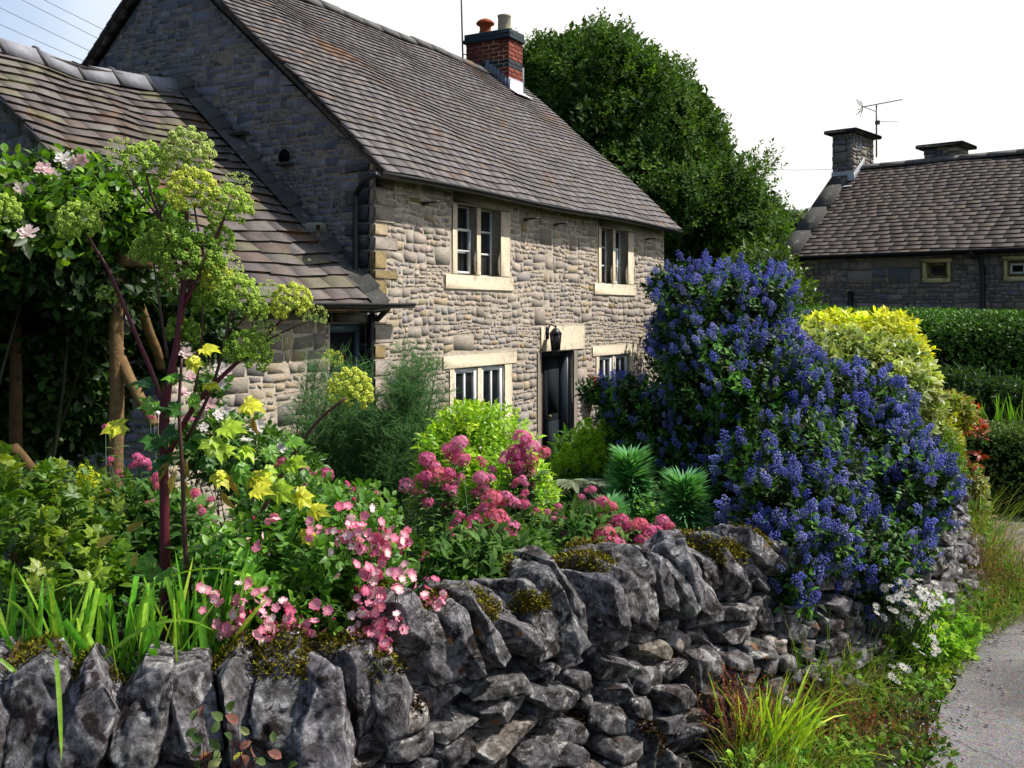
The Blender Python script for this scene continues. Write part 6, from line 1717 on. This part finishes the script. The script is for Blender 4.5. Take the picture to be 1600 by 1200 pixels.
for (x, y, R_, c_, dY, v) in [(122, 350, 33, 'g', 0, 0), (227, 258, 36, 'g', 0, 1), (291, 242, 40, 'p', .05, 0), (302, 300, 38, 'y', -.05, 1), (357, 326, 36, 'g', 0, 0), (369, 293, 24, 'p', .1, 2), (162, 322, 20, 'g', .1, 2), (190, 238, 24, 'p', .1, 2), (265, 378, 40, 'd', 0, 1), (302, 412, 46, 'd', -.03, 0), (236, 396, 30, 'g', .05, 1), (345, 420, 32, 'p', .05, 2), (340, 375, 26, 'd', .05, 1), (456, 475, 31, 'y', 0, 0), (492, 495, 20, 'p', .05, 2), (372, 462, 33, 'g', 0, 1), (340, 438, 26, 'y', .05, 0), (418, 460, 22, 'p', .05, 2), (413, 524, 24, 'g', 0, 2), (388, 552, 36, 'd', 0, 1), (548, 611, 34, 'y', .2, 0), (167, 463, 17, 'g', 0, 2), (4, 332, 28, 'g', .1, 0), (285, 520, 26, 'd', .05, 1), (330, 470, 30, 'd', .08, 0), (520, 562, 16, 'y', .3, 2), (400, 485, 20, 'g', .05, 1)]:
    umbel(x, y, R_, c_, AY + dY, v)
g = G(); r = np.random.default_rng(711)
lf = [(190, 665, .09, 'y'), (235, 600, .09, 'd'), (320, 545, .07, 'y'), (280, 592, .07, 'g'), (330, 690, .1, 'yg'), (352, 668, .1, 'yg'), (395, 745, .1, 'y'), (372, 730, .09, 'g'), (430, 762, .1, 'yg'), (465, 772, .09, 'y'), (488, 795, .08, 'y'), (450, 722, .09, 'yg'), (420, 702, .07, 'g'), (455, 690, .07, 'g'), (385, 632, .09, 'y'), (235, 872, .08, 'g'), (245, 895, .08, 'g'), (218, 882, .07, 'g'), (340, 742, .08, 'y'), (300, 690, .1, 'd'), (262, 715, .1, 'd'), (250, 690, .09, 'd'), (320, 715, .08, 'd'), (300, 560, .07, 'y'), (240, 640, .08, 'g'), (275, 640, .09, 'd'), (400, 765, .08, 'y'), (380, 700, .08, 'yg'), (480, 830, .07, 'y'), (270, 675, .1, 'd'), (350, 705, .08, 'yg'), (385, 540, .08, 'yg'), (300, 620, .07, 'g'), (415, 735, .08, 'yg'), (325, 600, .06, 'y'), (265, 900, .08, 'g')]
lc = {'y': (.55, .62, .07), 'yg': (.32, .52, .06), 'g': (.13, .34, .045), 'd': (.04, .15, .03)}
for k, (x, y, s_, c_) in enumerate(lf):
    q = P(x, y, AY - .06 + r.normal() * .05)
    a = r.uniform(-.6, 1.2) if x < 300 else r.uniform(-1.2, .2); ax = nrm(np.array([math.cos(a) * (1 if x > 280 else -1), -.25, math.sin(a) - .25]))
    inst(g, LT, q[None], ax, nrm(np.array([r.normal() * .5, -.6 + r.normal() * .4, .75])), s_ * .82, np.asarray(lc[c_]) * r.uniform(.85, 1.15))
    for e in (-1, 1): inst(g, LT, (q - ax * s_ * .1)[None], nrm(ax + np.cross(ax, (0, -.5, .7)) * e * 1.1), nrm(np.array([r.normal() * .5, -.6 + r.normal() * .4, .75])), s_ * .62, np.asarray(lc[c_]) * r.uniform(.8, 1.15))
world_child(g, 'foliage', M['leaf'], an)
g = G(); inst(g, leafT(.28, .6, .5), np.array([P(x, y, AY - .08) for (x, y) in [(290, 715), (275, 735), (265, 720), (225, 815), (180, 835), (345, 765), (360, 740), (215, 860), (395, 650), (285, 745)]]), nrm(np.array([(0, 0, -1.), (-.4, 0, -1), (-.6, 0, -.8), (-1, 0, -.5), (-1, 0, -.6), (.5, 0, -1), (.2, 0, -1), (-.3, 0, -1), (.1, 0, -1), (.2, 0, -1)])), (0, -1, .1), np.array([.08, .09, .09, .09, .1, .08, .08, .09, .07, .09]), vary((.33, .24, .12), 10, 3, .3, (.4, .37, .2), .4)); world_child(g, 'withered_leaves', M['leaf_matt'], an)

# thin umbel-bearing stalks at the fennel's left
# ------------------------------------------------------------------ round-leaved plant at the very front, red haze, verge herbs
hp = empty('honesty_seedling', (-.62, 2.42, .1), 'small plant with oval green, pink and yellow leaves in front of the coping stones', 'plant')
g = G(); r = np.random.default_rng(721); sp = []
for (x, y, c_) in [(300, 1128, 'g'), (330, 1145, 'd'), (318, 1160, 'd'), (348, 1125, 'g'), (362, 1155, 'd'), (390, 1147, 'c'), (400, 1182, 'p'), (365, 1190, 'y'), (335, 1190, 'g'), (300, 1180, 'd'), (315, 1120, 'p'), (375, 1170, 'p'), (345, 1170, 'g'), (430, 1160, 'g'), (440, 1185, 'p'), (290, 1150, 'd'), (355, 1110, 'g'), (385, 1195, 'p'), (415, 1195, 'g'), (325, 1200, 'c'), (310, 1205, 'd'), (450, 1200, 'd'), (372, 1130, 'p')]:
    q = P(x, y, 2.33 + r.normal() * .02); sp.append(q)
    col = {'g': (.10, .17, .08), 'd': (.05, .10, .04), 'c': (.34, .42, .24), 'p': (.22, .11, .12), 'y': (.42, .46, .1)}[c_]
    a = r.uniform(0, 6.28); inst(g, leafT(.62, .3, .22, (0, .85, 1, .8, 0)), q[None], nrm(np.array([math.cos(a), math.sin(a) * .5, .7])), nrm(np.array([r.normal() * .6, -.8, .6 + r.normal() * .4])), r.uniform(.026, .036), np.array(col))
world_child(g, 'foliage', M['leaf_matt'], hp); g = G(); sp = np.array(sp); b = np.tile(P(370, 1290, 2.36), (len(sp), 1)) + r.normal(size=sp.shape) * .02; sticks(g, b, sp, .0016, srgb('#6a2f30') * .6, 4, .08, 3); world_child(g, 'stems', M['stem'], hp)

def haze(name, label, cx, cy, sx, sy, n, h, seed, col, alt, cat='weeds'):
    r = np.random.default_rng(seed); root = empty(name, (cx, cy, 0), label, cat); g = G(); gl = G()
    b = np.c_[cx + r.normal(size=n) * sx, cy + r.normal(size=n) * sy, np.zeros(n)]; 
    d_ = sdist(b[:, 0], b[:, 1]); b = b[d_ < -.02]; n = len(b)
    tp = b + np.c_[r.normal(size=(n, 2)) * .07, h * r.uniform(.5, 1.1, n)]
    sticks(g, b, tp, .0013, vary(col, n, seed, .3), 3, .08, seed); world_child(g, 'stems', M['stem'], root)
    for k in range(9):
        t = r.uniform(.3, 1.05, (n, 1)); inst(gl, rhombT(.45), b * (1 - t) + tp * t, nrm(r.normal(size=(n, 3)) + (0, 0, .5)), (0, 0, 1), r.uniform(.008, .018, n), vary(col, n, seed + k, .3, alt, .5))
    world_child(gl, 'foliage', M['leaf_matt'], root)
haze('red_herb', 'haze of thin red stems and tiny leaves at the foot of the wall', .84, 3.52, .06, .06, 120, .30, 731, (.26, .07, .05), (.2, .2, .07))
haze('red_herb', 'reddish weedy seedheads in the verge right of the lime strap clump', 1.25, 3.75, .12, .12, 150, .14, 732, (.2, .06, .035), (.14, .14, .05))
haze('seeding_grass', 'rusty seeding weeds on the verge beyond the white daisies', 2.6, 5.7, .12, .3, 340, .36, 733, (.22, .12, .06), (.16, .2, .06))

# ------------------------------------------------------------------ stuff: border undergrowth and verge
r = np.random.default_rng(801)
g = G(); n = 30000; x = r.uniform(-6, 3.2, n); y = r.uniform(2.4, 10.2, n); d_ = sdist(x, y)
lx = (x - HOUSE[0]) * .503 + (y - HOUSE[1]) * .864; ls = -(x - HOUSE[0]) * .864 + (y - HOUSE[1]) * .503
ok = (d_ > .18) & (ls < -.35) & (d_ < 5) & (np.abs(x / y) < .62); x, y, d_ = x[ok], y[ok], d_[ok]
hh = (.08 + .30 * ss((d_ - .2) / 1.2)) * (.7 + .4 * waves(np.c_[x, y, 0 * x], 802, 1.5)) ; t = r.random(len(x)) ** .6
p = np.c_[x, y, gz(x, y) + np.clip(hh, .05, 1) * t]
dens = ((d_ < 2.6) | (r.random(len(x)) < .35)) & (r.random(len(x)) < .62)
p = p[dens]
shoots(g, leafT(.5, .3, .12, (0, .9, .8, 0)), p, np.tile([0, -.2, 1.], (len(p), 1)), 4, .07, .055, (.035, .12, .02), 803, .4, .5, 1.1, .3, (.12, .28, .035), .3)
tag(g.build('undergrowth', M['leaf']), kind='stuff', label='mixed low green undergrowth filling the cottage garden border')
# verge grass and herbs between wall and road
rl = spline(ROADL, 8)
def road_dist(x, y): return -sdist(x, y, rl)     # positive toward the road
n = 60000; x = r.uniform(.3, 4.2, n); y = r.uniform(2.2, 7.4, n); dw_ = -sdist(x, y); rd_ = sdist(x, y, rl)
edge = .05 + .07 * waves(np.c_[x, y, 0 * x], 811, 2.2)
ok = (dw_ > .03) & (rd_ > edge - .11) & ((x > .74 + .05 * waves(np.c_[x, y, 0 * x], 5, 6)) | (y > 3.9)) & ~((x > 3.0) & (y > 5.9)); x, y, rd_, dw_ = x[ok], y[ok], rd_[ok], dw_[ok]
hh = np.clip(.05 + .16 * ss((rd_ - .05) / .5) + .05 * waves(np.c_[x, y, 0 * x], 812, 2), .03, .3) * np.where(y > 4.3, 2.0, np.where(y > 3.9, 1.4, .85))
m_ = len(x); g = G()
blades(g, np.c_[x, y, np.zeros(m_)], np.c_[r.normal(size=(m_, 2)) * .45 + np.array([.12, -.1]), np.ones(m_)], hh * r.uniform(.6, 1.7, m_), r.uniform(.002, .0045, m_), r.uniform(.2, 1.5, m_), vary((.12, .24, .04), m_, 813, .35, (.34, .35, .13), .5), 814, seg=4)
tag(g.build('verge_grass', M['leaf_matt']), kind='stuff', label='rough uncut grass along the verge between wall and road')
g = G(); k = r.random(m_) < .13; x, y, hh = x[k], y[k], hh[k]; p = np.c_[x, y, hh * r.uniform(.3, 1., len(x))]
shoots(g, lobedT(3), p, np.tile([.1, -.3, 1.], (len(p), 1)), 4, .03, .03, (.085, .21, .035), 815, .4, .5, 1.1, .3, (.2, .36, .06), .4)
tag(g.build('verge_herbs', M['leaf_matt']), kind='stuff', label='leafy low weeds growing through the verge grass')
# loose chippings along the ragged edge of the road
g = G(); n = 700; s_ = r.integers(0, len(rl), n); q = rl[s_] + r.normal(size=(n, 2)) * .09; q = q[(q[:, 1] > 2) & (q[:, 1] < 8)]
inst(g, octaT((1, 1, 1, 1, 1.1, .8)), np.c_[q, np.full(len(q), .026)], nrm(np.c_[r.normal(size=(len(q), 2)), np.zeros(len(q))]), (0, 0, 1), np.c_[r.uniform(.004, .012, len(q)), r.uniform(.004, .012, len(q)), r.uniform(.003, .007, len(q))], vary((.34, .31, .31), len(q), 8, .25))
tag(g.build('loose_chippings', M['stonewall']), kind='stuff', label='loose stone chippings along the edge of the road')
